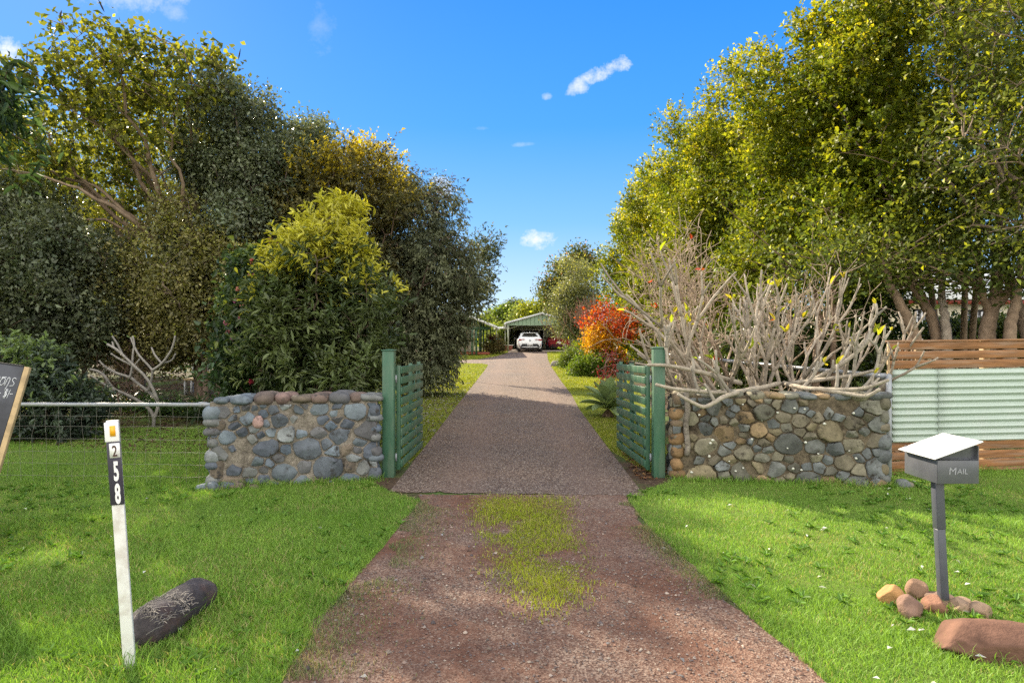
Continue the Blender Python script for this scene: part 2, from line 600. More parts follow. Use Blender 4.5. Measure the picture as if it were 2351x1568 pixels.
# red gravel entrance
m, nt, b = newmat('gravel')
t = nd(nt, 'ShaderNodeTexCoord')
v = nd(nt, 'ShaderNodeTexVoronoi')
v.inputs['Scale'].default_value = 95
nt.links.new(t.outputs['Object'], v.inputs['Vector'])
sepc = nd(nt, 'ShaderNodeSeparateColor')
nt.links.new(v.outputs['Color'], sepc.inputs[0])
peb = ramp(nt, sepc.outputs[1], (0.0, (0.070, 0.046, 0.038)), (0.5, (0.17, 0.115, 0.090)), (0.9, (0.36, 0.28, 0.22)))
n1 = noise(nt, 0.8, 6, 0.62)
n2 = noise(nt, 9, 6, 0.7)
soil = ramp(nt, n2, (0.3, (0.085, 0.036, 0.022)), (0.7, (0.21, 0.100, 0.062)))
c = mixc(nt, ramp(nt, n1, (0.38, (0.12,) * 3), (0.62, (0.80,) * 3)), soil, peb)
nt.links.new(c, b.inputs['Base Color'])
b.inputs['Roughness'].default_value = 0.92
b.inputs['Specular IOR Level'].default_value = 0.2
hh = mathn(nt, 'ADD', mathn(nt, 'MULTIPLY', v.outputs['Distance'], 0.6), n2)
bump(nt, b, hh, 0.8, 0.012)
M['gravel'] = m

DRIVE_L = gps([(893, 1131), (965, 1040), (1042, 940), (1086, 884), (1112, 852), (1121, 838)])
DRIVE_R = gps([(1480, 1139), (1400, 1034), (1330, 940), (1313, 908), (1288, 875), (1266, 843), (1258, 825), (1256, 808.5)])
BR_LO = gps([(1121, 838), (1108, 835.5), (1063, 834)])
BR_HI = gps([(1063, 827), (1100, 825), (1140, 818), (1167, 809.5)])
rwob = np.random.default_rng(77)
_a, _b = np.array(DRIVE_R[0]), np.array(DRIVE_L[0])
front_edge = [tuple(_a + (_b - _a) * k / 40 + rwob.normal(size=2) * (.004, .022)) for k in range(1, 40)]
drive_poly = (DRIVE_L + [BR_LO[1], BR_LO[2], (-9.0, BR_LO[2][1]), (-9.0, BR_HI[0][1])] + BR_HI + [(-0.4, 60), (3.0, 60)] + DRIVE_R[::-1] + front_edge)
GRAV_L = [(-3.2, -9.0), (-1.9, 0.5)] + gps([(650, 1568), (756, 1400), (880, 1258), (966, 1150)])
GRAV_R = gps([(1440, 1146), (1500, 1225), (1640, 1345), (1760, 1452), (1895, 1568)]) + [(2.6, 0.5), (5.0, -9.0)]
grav_poly = GRAV_L + gps([(960, 1136), (1440, 1136)]) + GRAV_R
rngj = np.random.default_rng(5)


def wobble(poly, amp=0.03, step=0.22, seed=1):
    """polygon edge with small natural irregularities"""
    r = np.random.default_rng(seed)
    out = []
    for (x0, y0), (x1, y1) in zip(poly, poly[1:] + poly[:1]):
        L = math.hypot(x1 - x0, y1 - y0)
        n = int(min(60, max(1, L / step)))
        for k in range(n):
            u = k / n
            out.append((x0 + (x1 - x0) * u + (r.normal() * amp if k else 0), y0 + (y1 - y0) * u + (r.normal() * amp * 0.6 if k else 0)))
    return out


sheet('driveway', [drive_poly], 0.009, M['driveway'])
sheet('gravel_entrance', [wobble(grav_poly, 0.035, 0.2)], 0.006, M['gravel'])

lawn_l = [(-30, -9)] + [(-3.2, -9.0), (-1.9, 0.5)] + gps([(650, 1568), (756, 1400), (880, 1258), (966, 1150), (893, 1128)]) + [(-1.7, 8.15), (-3.3, 7.95), (-3.4, 9.5), (-3.6, 12.3), (-5, 12.9), (-8, 12.6), (-14, 12.9), (-30, 13)]
lawn_r = GRAV_R[:-2] + [(2.6, 0.5), (5.0, -9.0), (30, -9), (30, 9.0), (12, 9.0), (4.4, 8.75), (4.3, 8.2), (2.0, 8.3)] + gps([(1480, 1128)])
verge_l = [(-1.42, 9.0)] + DRIVE_L[1:] + [BR_LO[1], BR_LO[2], (-9, BR_LO[2][1]), (-9, 30), (-5, 21), (-3.1, 15), (-2.2, 11)]
verge_r = [(1.75, 8.6)] + DRIVE_R[1:] + [(4.2, 53.5), (6, 50), (6.0, 44), (5.6, 40), (4.9, 34), (4.4, 26), (3.6, 19), (3.0, 14), (2.3, 10)]
verge_l2 = BR_HI + [(-0.4, 53), (-5, 53), (-9, 50), (-9.0, BR_HI[0][1])]
sheet('lawn', [lawn_l, lawn_r], 0.004, M['lawn'])
sheet('verge_lawn', [verge_l, verge_r, verge_l2], 0.004, M['lawn_far'])
# ------------------------------------------------------------------ rocks and stone walls
def rock(mb, c, r, seed, rz=0.0, col=(0.2, 0.15, 0.1), n=14, lump=0.16, sq=0.75, tilt=(0, 0), jit=0.12, facets=0):
    th = np.linspace(0, np.pi, n)
    ph = np.linspace(0, 2 * np.pi, 2 * n)
    T, Pp = np.meshgrid(th, ph, indexing='ij')
    sp = lambda a: np.sign(a) * np.abs(a) ** sq
    d = np.stack([sp(np.sin(T)) * sp(np.cos(Pp)), sp(np.sin(T)) * sp(np.sin(Pp)), sp(np.cos(T))], -1)
    k = 1 + lump * snoise(d.reshape(-1, 3), seed, 0.9).reshape(T.shape) + lump * 0.35 * snoise(d.reshape(-1, 3), seed + 9, 2.6).reshape(T.shape)
    v = d * k[..., None]
    k2 = lump * .16 * snoise(d.reshape(-1, 3), seed + 5, 6.0).reshape(T.shape)
    v = v * (1 + k2)[..., None]
    rq = np.random.default_rng(seed)
    for _ in range(facets):                  # flat broken faces
        fn = rq.normal(size=3)
        fn /= np.linalg.norm(fn)
        v = v - np.maximum(0, v @ fn - rq.uniform(.66, .93))[..., None] * fn
    v = v * np.array(r)
    R = (Matrix.Rotation(rz, 3, 'Z') @ Matrix.Rotation(tilt[0], 3, 'X') @ Matrix.Rotation(tilt[1], 3, 'Y'))
    v = v.reshape(-1, 3) @ np.array(R).T + np.array(c)
    cj = np.array(col)[None] * (1 + jit * snoise(v / max(r), seed + 3, 2.0))[:, None]
    v[:] = v
    return mb.grid(v.reshape(n, 2 * n, 3)[::-1], np.clip(cj, 0.005, 1))


def power_cells(w, h, pts, wt):
    cells = []
    for i in range(len(pts)):
        poly = [np.array(q, float) for q in ((0, 0), (w, 0), (w, h), (0, h))]
        for j in range(len(pts)):
            if i == j or np.abs(pts[j] - pts[i]).max() > 0.9:
                continue
            d = pts[j] - pts[i]
            k = 0.5 * (pts[j] @ pts[j] - pts[i] @ pts[i] + wt[i] - wt[j])
            out = []
            for a, b2 in zip(poly, poly[1:] + poly[:1]):
                sa, sb = a @ d - k, b2 @ d - k
                if sa <= 0:
                    out.append(a)
                if sa * sb < 0:
                    out.append(a + (b2 - a) * sa / (sa - sb))
            poly = out
            if len(poly) < 3:
                break
        if len(poly) >= 3:
            cells.append((i, np.array(poly)))
    return cells


def stone_face(mb, w, h, to3, seed, n, palette, gap, dome, skip=0.06):
    """irregular field stones set in the face of a wall; to3(u, v, out) gives the world point"""
    r = np.random.default_rng(seed)
    pts, rad = [], []
    tries = 0
    while len(pts) < n and tries < 40000:
        tries += 1
        q = r.uniform((0.02, 0.02), (w - 0.02, h - 0.02))
        big = 1 - (tries / 40000)
        rr = r.choice([0.17, 0.135, 0.11]) if tries < 220 else (r.choice([0.10, 0.08, 0.06]) if tries < 2500 else r.choice([0.06, 0.045]))
        rr *= (1.12 - 0.3 * q[1] / h)
        if all(math.hypot((q[0] - p[0]) / 1.18, (q[1] - p[1]) * 1.12) > (rr + s) * 0.93 for p, s in zip(pts, rad)):
            pts.append(q)
            rad.append(rr)
    pts = np.array(pts)
    wt = np.array(rad) ** 2 * 1.0
    sq_ = np.array([0.80, 1.0])
    for i, poly in power_cells(w * .80, h, pts * sq_, wt * 0.55):
        poly = poly / sq_
        if r.random() < skip:
            continue
        area = 0.5 * abs(np.dot(poly[:, 0], np.roll(poly[:, 1], -1)) - np.dot(poly[:, 1], np.roll(poly[:, 0], -1)))
        if area < 0.0012:
            continue
        c = poly.mean(0)
        size = math.sqrt(area)
        d = np.array([2.4, 2.4])
        # dense outline, then rounding
        P = []
        for a, b2 in zip(poly, np.roll(poly, -1, 0)):
            for k in range(6):
                P.append(a + (b2 - a) * k / 6)
        P = np.array(P)
        for _ in range(1):
            P = 0.25 * np.roll(P, 1, 0) + 0.5 * P + 0.25 * np.roll(P, -1, 0)
        idx = np.linspace(0, len(P), 20, endpoint=False).astype(int)
        P = P[idx]
        g = gap * r.uniform(0.7, 1.5)
        P = c + (P - c) * max(0.5, 1 - g / (size * 0.5))
        P = P + r.normal(size=P.shape) * 0.017 * size
        D = dome * r.uniform(0.7, 1.35) * min(1.3, 0.5 + size / 0.22)
        tiltx, tilty = r.normal(0, 0.17, 2)
        cuts = [(r.normal(0, .9, 2), r.uniform(.62, 1.05)) for _ in range(3)]
        rings = []
        for sc, hgt in ((1.0, -0.03 / dome), (0.985, 0.35), (0.945, 0.72), (0.85, 0.93), (0.6, 1.0), (0.25, 1.03)):
            Q = c + (P - c) * sc
            o = hgt * D + (tiltx * (Q[:, 0] - c[0]) + tilty * (Q[:, 1] - c[1])) * max(hgt, 0) + r.normal(0, 0.0025, len(Q))
            for gq, off_ in cuts:              # broken flat faces
                o = np.minimum(o, D * (off_ + ((Q - c) @ gq) / size)) if hgt > 0 else o
            rings.append(to3(Q[:, 0], Q[:, 1], o))
        V = np.stack(rings)
        V = np.concatenate([V, V[:, :1]], 1)
        col = np.array(palette[r.integers(len(palette))]) * r.uniform(0.72, 1.3)
        # weathering: each stone shades into a second tone along one direction
        dirn = r.normal(size=3)
        tt = ((V.reshape(-1, 3) - V.reshape(-1, 3).mean(0)) @ dirn) / size
        cc = col[None] * (1 + 0.22 * np.clip(tt, -1, 1))[:, None]
        mb.grid(V, np.clip(cc, 0.01, 0.8))
        ce = to3(np.array([c[0]]), np.array([c[1]]), np.array([min([D * 1.0] + [D * q_[1] for q_ in cuts])]))
        o0 = V[-1, :-1]
        mb.add(np.vstack([o0, ce]), np.stack([np.arange(20), (np.arange(20) + 1) % 20, np.full(20, 20)], 1), col)


def mortarmat(name, a, bb, stain, st=0.5):
    m, nt, b = newmat(name)
    n1 = noise(nt, 28, 6, 0.75)
    n2 = noise(nt, 4.0, 7, 0.7)
    c = ramp(nt, n1, (0.3, a), (0.7, bb))
    c = mixc(nt, mathn(nt, 'MULTIPLY', mathn(nt, 'SUBTRACT', n2, st), 5.0, clamp=True), c, stain)
    nt.links.new(c, b.inputs['Base Color'])
    b.inputs['Roughness'].default_value = 0.95
    b.inputs['Specular IOR Level'].default_value = 0.15
    bump(nt, b, n1, 0.9, 0.02)
    return m


M['mortar_pale'] = mortarmat('mortar_pale', (0.13, 0.112, 0.09), (0.36, 0.315, 0.26), (0.055, 0.046, 0.036), 0.49)
M['mortar_dark'] = mortarmat('mortar_dark', (0.075, 0.060, 0.042), (0.23, 0.185, 0.125), (0.035, 0.027, 0.019), 0.47)
BLUE = [(0.115, 0.145, 0.185), (0.14, 0.17, 0.20), (0.09, 0.105, 0.13), (0.165, 0.17, 0.165), (0.11, 0.11, 0.115), (0.13, 0.155, 0.175), (0.20, 0.215, 0.22), (0.15, 0.12, 0.09), (0.10, 0.115, 0.135)]
BROWN = [(0.17, 0.155, 0.11), (0.145, 0.14, 0.11), (0.12, 0.125, 0.115), (0.19, 0.16, 0.10), (0.13, 0.14, 0.14), (0.16, 0.14, 0.10), (0.21, 0.15, 0.085), (0.12, 0.13, 0.13)]


def stone_wall(name, A, B, H, thick, label, palette, mortar, stonem, seed, n, gap, dome, z0=-0.05, rough_ends=(True, True)):
    A, B = np.array(A, float), np.array(B, float)
    L = np.linalg.norm(B - A)
    t = (B - A) / L
    nrm = np.array([t[1], -t[0]])          # towards the road
    if nrm[1] > 0:
        nrm = -nrm
    root = thing(name, ((A + B)[0] / 2, (A + B)[1] / 2, 0), label, 'wall')
    u = np.linspace(0, L, 70)
    vv = np.linspace(z0, H, 34)
    U, V = np.meshgrid(u, vv)
    core = MB()

    def to3(a, b, o):
        q = A[None] + np.outer(a, t) + np.outer(o, nrm)
        return np.stack([q[:, 0], q[:, 1], b], 1)
    a, b2 = U.ravel(), V.ravel()
    o = 0.012 * snoise(np.stack([a, b2, a * 0], 1) * 3, seed) + 0.008 * snoise(np.stack([a, b2, a * 0], 1) * 14, seed + 1)
    core.grid(to3(a, b2, o).reshape(34, 70, 3))
    core.grid(to3(a, b2, -thick + o).reshape(34, 70, 3)[:, ::-1])
    # top and ends
    for k in (0, 69):
        f, bk = to3(a, b2, o).reshape(34, 70, 3)[:, k], to3(a, b2, -thick + o).reshape(34, 70, 3)[:, k]
        core.grid(np.stack([f, bk] if k == 69 else [bk, f], 1))
    f, bk = to3(a, b2, o).reshape(34, 70, 3)[-1], to3(a, b2, -thick + o).reshape(34, 70, 3)[-1]
    core.grid(np.stack([f, bk], 0))
    core.build('mortar_core', mortar, root, smooth=True)
    st = MB()
    stone_face(st, L, H - z0 - 0.03, lambda a, b, o: to3(a, b + z0, o), seed, n, palette, gap, dome)
    # the end faces
    e0 = lambda a, b, o: np.stack([(A + 0 * t)[0] - t[0] * o - nrm[0] * a, A[1] - t[1] * o - nrm[1] * a, b + z0], 1)
    e1 = lambda a, b, o: np.stack([B[0] + t[0] * o - nrm[0] * a, B[1] + t[1] * o - nrm[1] * a, b + z0], 1)
    stone_face(st, thick, H - z0 - 0.03, e0, seed + 5, 16, palette, gap, dome * 0.8)
    stone_face(st, thick, H - z0 - 0.03, e1, seed + 6, 16, palette, gap, dome * 0.8)
    st.build('face_stones', stonem, root, smooth=True)
    return root, to3, L, t, nrm, A, B


rw = np.random.default_rng(11)
wl = stone_wall('stone_wall', (-3.46, 7.78), (-1.63, 8.22), 0.99, 0.36,
                'low wall of blue grey field stones in pale mortar, left of the driveway', BLUE, M['mortar_pale'], M['stone'], 21, 96, 0.009, 0.04)
caps = MB()
x = 0.04
while x < wl[2] - 0.05:
    Lx = rw.uniform(0.14, 0.30)
    colr = BLUE[rw.integers(len(BLUE))] if rw.random() < 0.72 else [(0.16, 0.115, 0.095), (0.18, 0.12, 0.105), (0.13, 0.10, 0.085)][rw.integers(3)]
    hgt = rw.uniform(0.04, 0.085)
    xc = min(x + Lx / 2, wl[2] - 0.08)
    p = wl[1](np.array([xc]), np.array([0.995 + hgt * 0.25]), np.array([-0.07 + rw.uniform(-0.02, 0.03)]))[0]
    rock(caps, p, (Lx * 0.54, 0.13, hgt), int(rw.integers(9999)), math.atan2(wl[3][1], wl[3][0]), colr, 10, 0.10, 0.8, (rw.normal(0, 0.08), rw.normal(0, 0.1)))
    p2 = p + np.array([0.02, 0.2, 0])
    rock(caps, p2, (Lx * 0.6, 0.13, hgt), int(rw.integers(9999)), 0.2, colr, 8, 0.10, 0.8)
    x += Lx * rw.uniform(0.92, 1.12)
caps.build('cap_stones', M['stone'], wl[0], smooth=True)
ends = MB()
z = 0.10
while z < 0.97:                                   # rounded quoins at both ends
    hh = rw.uniform(0.05, 0.10)
    for (ux, sd) in ((0.03, -1), (wl[2] - 0.03, 1)):
        p = wl[1](np.array([ux]), np.array([z + rw.uniform(-0.02, 0.02)]), np.array([-0.05]))[0]
        rock(ends, p, (rw.uniform(0.07, 0.12), 0.10, hh * rw.uniform(0.85, 1.05)), int(rw.integers(9999)), 0.23, np.array(BLUE[rw.integers(len(BLUE))]) * rw.uniform(0.9, 1.3), 10, 0.12, 0.8)
    z += hh * 1.9
for k in range(9):                                # footing stones spilling out at the left corner
    p = wl[1](np.array([rw.uniform(-0.28, 0.5)]), np.array([rw.uniform(0.0, 0.05)]), np.array([rw.uniform(0.0, 0.09)]))[0]
    rock(ends, p, (rw.uniform(0.06, 0.12), rw.uniform(0.05, 0.09), rw.uniform(0.04, 0.07)), int(rw.integers(9999)), rw.uniform(-1, 1), np.array(BLUE[rw.integers(len(BLUE))]), 9)
pink = wl[1](np.array([0.52]), np.array([0.76]), np.array([0.025]))[0]
rock(ends, pink, (0.062, 0.04, 0.072), 77, 0.23, (0.40, 0.26, 0.23), 10, 0.10, 0.85)
ends.build('corner_stones', M['stone'], wl[0], smooth=True)

wr = stone_wall('stone_wall', (1.95, 8.27), (4.36, 7.92), 1.04, 0.36,
                'longer wall of brown lichened field stones under the bare frangipani', BROWN, M['mortar_dark'], M['stone_lichen'], 57, 140, 0.006, 0.045)
caps = MB()
x = 0.05
while x < wr[2] - 0.05:
    Lx = rw.uniform(0.13, 0.30)
    hgt = rw.uniform(0.035, 0.075)
    p = wr[1](np.array([min(x + Lx / 2, wr[2] - 0.06)]), np.array([1.03 + hgt * 0.2]), np.array([-0.08 + rw.uniform(-0.02, 0.02)]))[0]
    colr = np.array(BROWN[rw.integers(len(BROWN))]) * rw.uniform(0.9, 1.5)
    rock(caps, p, (Lx * 0.55, 0.12, hgt), int(rw.integers(9999)), -0.14, colr, 10, 0.10, 0.8, (rw.normal(0, 0.08), rw.normal(0, 0.1)))
    rock(caps, p + np.array([0.02, 0.2, 0]), (Lx * 0.6, 0.13, hgt), int(rw.integers(9999)), -0.14, colr, 8, 0.10, 0.8)
    x += Lx * rw.uniform(0.92, 1.15)
caps.build('cap_stones', M['stone_lichen'], wr[0], smooth=True)
ends = MB()
z = 0.08
while z < 1.0:
    hh = rw.uniform(0.055, 0.10)
    for ux, kk in ((wr[2] - 0.02, BROWN), (0.06, [(0.25, 0.155, 0.075), (0.22, 0.14, 0.07), (0.19, 0.14, 0.09)])):
        p = wr[1](np.array([ux]), np.array([z]), np.array([-0.05]))[0]
        rock(ends, p, (rw.uniform(0.06, 0.11), 0.10, hh), int(rw.integers(9999)), -0.14, np.array(kk[rw.integers(len(kk))]) * rw.uniform(0.85, 1.15), 10, 0.12, 0.8)
    z += hh * 1.9
for k in range(7):
    p = wr[1](np.array([wr[2] + rw.uniform(-0.3, 0.22)]), np.array([rw.uniform(0.0, 0.04)]), np.array([rw.uniform(0.0, 0.06)]))[0]
    rock(ends, p, (rw.uniform(0.07, 0.12), rw.uniform(0.05, 0.09), rw.uniform(0.05, 0.08)), int(rw.integers(9999)), rw.uniform(-1, 1), np.array(BROWN[rw.integers(len(BROWN))]), 9)
ends.build('corner_stones', M['stone_lichen'], wr[0], smooth=True)
# mortared strip post set into the left end of that wall
mp = MB()
pp = [wr[1](np.array([0.17 + 0.012 * math.sin(k * 1.3)]), np.array([zz]), np.array([0.035]))[0] for k, zz in enumerate(np.linspace(0.32, 1.07, 9))]
mp.tube(pp, 0.034, 8)
mp.build('mortar_strip', M['mortar_pale'], wr[0], smooth=True)
# open holes where lichen shows
lich = MB()
rl = np.random.default_rng(8)
for k in range(26):
    p = wr[1](np.array([rl.uniform(0.1, 2.3)]), np.array([rl.uniform(0.1, 0.95)]), np.array([0.05]))[0]
    a = np.linspace(0, 2 * np.pi, 9)[:-1]
    rr = rl.uniform(0.006, 0.016)
    v = np.stack([p[0] + rr * np.cos(a) * rl.uniform(0.7, 1.4, 8), p[1] + 0 * a, p[2] + rr * np.sin(a)], 1)
    o = v + np.array([0, 0.02, 0])
    lich.add(np.vstack([v, o]), [np.arange(8)[None], np.stack([np.arange(8), np.arange(8) + 8, (np.arange(8) + 1) % 8 + 8, (np.arange(8) + 1) % 8], 1)], (0.6, 0.6, 0.52))
lich.build('lichen_spots', M['tint_paint'], wr[0])

# ------------------------------------------------------------------ gate posts and gates
def gate_post(x, y, w, top, label):
    r = thing('gate_post', (x, y, 0), label, 'gate post', 'green gate posts')
    MB().box((x, y, top / 2 - 0.1), (w, w, top + 0.2)).build('post', M['green_paint'], r, bevel=0.006)
    c = MB()
    c.box((x, y, top + 0.006), (w + 0.025, w + 0.025, 0.012))
    v = np.array([[x - w / 2 - .008, y - w / 2 - .008, top + .012], [x + w / 2 + .008, y - w / 2 - .008, top + .012], [x + w / 2 + .008, y + w / 2 + .008, top + .012], [x - w / 2 - .008, y + w / 2 + .008, top + .012], [x, y, top + .022]])
    c.add(v, np.array([[0, 1, 4], [1, 2, 4], [2, 3, 4], [3, 0, 4]]))
    c.build('post_cap', M['green_paint'], r, bevel=0.002)
    return r


gate_post(-1.53, 8.45, 0.142, 1.575, 'square green painted post beside the blue grey stone wall')
gate_post(1.815, 8.43, 0.142, 1.605, 'square green painted post in front of the bare frangipani branches')


def gate(x, y0, y1, face, label, lean):
    """leaf standing open along the driveway; slats on the driveway side (face = +1 or -1)"""
    r = thing('driveway_gate', (x, y0, 0), label, 'gate', 'open slatted driveway gates')
    za, zb = 0.075, 1.385
    xx = lambda y: x + lean * (y - y0)
    for k, yy in enumerate((y0 + 0.03, 0.5 * (y0 + y1) + 0.05, y1 - 0.1)):
        MB().box((xx(yy), yy, (za + zb) / 2), (0.05, 0.055 if k else 0.07, zb - za)).build('stile', M['green_paint'], r, bevel=0.003)
    s = MB()
    pitch = (zb - za) / 10
    for k in range(10):
        zc = za + pitch * (k + 0.5) + 0.012
        s.bar((xx(y0) + face * 0.037, y0 - 0.003, zc), (xx(y1) + face * 0.037, y1, zc - 0.028), 0.022, 0.089)
    s.build('slats', M['green_paint'], r, bevel=0.003)
    MB().bar((xx(y0) - face * 0.012, y0 + 0.09, za + 0.14), (xx(y1) - face * 0.012, y1 - 0.14, zb - 0.12), 0.02, 0.07).build('brace', M['green_paint'], r, bevel=0.003)
    for zc in (0.24, 1.22):
        h = MB()
        hx = xx(y0) - face * 0.02
        h.box((hx, y0 - 0.03, zc), (0.012, 0.09, 0.07))
        h.tube([(hx, y0 - 0.045, zc - 0.045), (hx, y0 - 0.045, zc + 0.045)], 0.011, 8)
        h.build('hinge', M['galvanised'], r)
    return r


gate(-1.435, 8.57, 10.42, 1, 'open green slatted gate left of the driveway', 0.011)
gate(1.715, 8.55, 10.42, -1, 'open green slatted gate with sun stripes, right of the driveway', -0.035)

# ------------------------------------------------------------------ wire fence with pipe rail, left
def wire_fence(A, B, top, rows, step, label, name='wire_fence', r=0.024, wr_=0.0016, seed=3, endpost=True):
    A, B = np.array(A, float), np.array(B, float)
    root = thing(name, (A[0], A[1], zg(A[1])), label, 'fence')
    L = np.linalg.norm(B - A)
    P = lambda u, z: np.array([*(A + (B - A) * u / L), z])
    za, zb = top
    tz = lambda u: za + (zb - za) * u / L
    rail = MB()
    rail.tube([P(u, tz(u) - 0.006 * math.sin(math.pi * u / L)) for u in np.linspace(0, L, 12)], r, 10)
    rail.tube([P(0.06, tz(0)), P(0.15, tz(0))], r * 1.3, 10)
    rail.build('pipe_rail', M['galvanised'], root, smooth=True)
    g0 = float(zg(A[1]))
    if endpost:
        po = MB()
        po.tube([P(0.0, g0 - 0.2), P(0.0, za + 0.02)], r * 1.15, 10)
        po.build('fence_post', M['galvanised'], root, smooth=True)
        po = MB()
        po.tube([P(L, float(zg(B[1])) - 0.2), P(L, zb + 0.03)], r * 1.15, 10)
        po.build('fence_post', M['galvanised'], root, smooth=True)
    wv = MB()
    rg = np.random.default_rng(seed)
    for zz in rows:
        wv.tube([P(u, g0 + zz + rg.normal(0, 0.004)) for u in np.linspace(0, L, 14)], wr_, 4, False)
    u = step
    while u < L:
        j = rg.normal(0, 0.012, 6)
        wv.tube([P(u + j[k], g0 + 0.02 + (tz(u) - r - g0 - 0.02) * k / 5) for k in range(6)], wr_, 4, False)
        u += step
    wv.build('wire_mesh', M['galv_wire'], root)
    return root


wire_fence((-3.50, 7.92), (-7.6, 8.15), (0.955, 0.95), (0.10, 0.24, 0.38, 0.53, 0.68, 0.80), 0.155, 'grey pipe railed wire fence between chalkboard and stone wall')
wire_fence((4.63, 8.35), (2.9, 13.8), (1.26, 1.45), (0.25, 0.45, 0.65, 0.85, 1.05), 0.2, 'galvanised pipe railed wire fence running back behind the frangipani', seed=5, r=0.03)

# ------------------------------------------------------------------ timber and corrugated iron fence, right
root = thing('timber_fence', (4.83, 8.72, 0), 'weathered timber slat fence with a band of pale corrugated iron', 'fence')
FA, FB = np.array([4.83, 8.70]), np.array([9.4, 9.05])
FL = np.linalg.norm(FB - FA)
ft = (FB - FA) / FL
fz = lambda py: CAMZ - (py - CY) * 8.7 / FPX
rise = 0.011
fp = lambda u, z, o=0.0: (FA[0] + ft[0] * u + ft[1] * o, FA[1] + ft[1] * u - ft[0] * o, z + rise * u * 1.0)
s = MB()
for (t0, t1) in ((786, 803.5), (807, 825), (828, 846.5), (1017, 1035), (1038.5, 1056), (1059.5, 1077), (1079, 1092)):
    zc, hh = fz((t0 + t1) / 2), (t1 - t0) * 8.7 / FPX
    a, b2 = fp(0, zc), fp(FL, zc)
    s.bar(a, b2, 0.024, hh)
s.build('slats', M['timber'], root, bevel=0.003)
MB().bar(fp(-0.045, fz(783.5), -0.02), fp(FL, fz(783.5), -0.02), 0.10, 0.022).build('cap_rail', M['timber'], root, bevel=0.003)
MB().bar(fp(-0.013, fz(786.5)), fp(-0.013, -0.1), 0.03, 0.022, up=(1, 0, 0)).build('end_board', M['timber_edge'], root)
for u in np.arange(0.42, FL, 0.92):
    MB().bar(fp(u, -0.2, -0.058), fp(u, fz(785), -0.058), 0.085, 0.085, up=(0, 1, 0)).build('fence_post', M['timber_edge'], root, bevel=0.003)
# corrugated sheet: ridges run along the fence
n_v = 150
zz = np.linspace(fz(1016), fz(849), n_v)
ph = (zz - zz[0]) / 0.0855 * 2 * np.pi
off = 0.026 + 0.016 * np.sin(ph)
for k, (u0, u1) in enumerate(((0.02, 0.655), (0.64, 2.45), (2.44, FL))):
    us = np.linspace(u0, u1, 8)
    G = np.zeros((n_v, 8, 3))
    for j, u in enumerate(us):
        q = np.array([fp(u, z_, o_ + 0.004 * (k % 2)) for z_, o_ in zip(zz, off)])
        G[:, j] = q
    o = MB().grid(G).build('corrugated_sheet', M['corrugated'], root, smooth=True)
    sm = o.modifiers.new('thick', 'SOLIDIFY')
    sm.thickness = 0.0015

# ------------------------------------------------------------------ mailbox
mx, my = 2.735, 4.33
root = thing('mailbox', (mx, my, 0), 'dark grey letterbox with a sloping white topped lid on a square post', 'mailbox')
p = MB()
p.bar((mx + 0.022, my, -0.1), (mx - 0.012, my, 0.50), 0.05, 0.05, up=(0, 1, 0))
p.build('lower_post', M['steel_grey'], root, bevel=0.004)
p = MB()
p.bar((mx - 0.0115, my, 0.50), (mx - 0.026, my, 0.815), 0.055, 0.055, up=(0, 1, 0))
p.build('upper_post', M['steel_grey'], root, bevel=0.004)
X0, X1, Y0, Y1, Z0, Z1 = 2.63, 2.885, 4.20, 4.55, 0.812, 0.955
t_ = 0.004
bx = MB()
bx.box(((X0 + X1) / 2, Y0, (Z0 + Z1) / 2), (X1 - X0, t_, Z1 - Z0))
bx.box(((X0 + X1) / 2, Y1, (Z0 + Z1) / 2 + .02), (X1 - X0, t_, Z1 - Z0 + .04))
bx.box((X0, (Y0 + Y1) / 2, (Z0 + Z1) / 2), (t_, Y1 - Y0 - t_, Z1 - Z0))
bx.box((X1, (Y0 + Y1) / 2, (Z0 + Z1) / 2 + 0.045), (t_, Y1 - Y0 - t_, Z1 - Z0 + 0.09))
bx.box(((X0 + X1) / 2, (Y0 + Y1) / 2, Z0 + .003), (X1 - X0 - t_, Y1 - Y0 - t_, t_))
bx.build('box', M['mailbox_grey'], root, bevel=0.0012)
# recessed front gable above the box with the slot shadow behind it
g = MB()
g.add(np.array([[X0 + .01, Y0 + .035, Z1 - .01], [X1 - .002, Y0 + .035, Z1 - .01], [X1 - .002, Y0 + .035, Z1 + .088], [X0 + .01, Y0 + .035, Z1 + .004]]), np.array([[0, 1, 2, 3]]))
g.box(((X0 + X1) / 2 + 0.01, Y0 + 0.018, Z1 + .004), (X1 - X0 - 0.02, 0.03, 0.004))
g.build('front_infill', M['mailbox_grey'], root)
LX0, LX1, LY0, LY1 = 2.59, 2.89, 4.165, 4.555
th = math.atan2(0.108, LX1 - LX0)
Rm = np.array(Matrix.Rotation(-th, 3, 'Y'))
MB().box(((LX0 + LX1) / 2, (LY0 + LY1) / 2, 1.022), ((LX1 - LX0) / math.cos(th), LY1 - LY0, 0.006), Rm).build('lid', M['white_gloss'], root, bevel=0.0015)


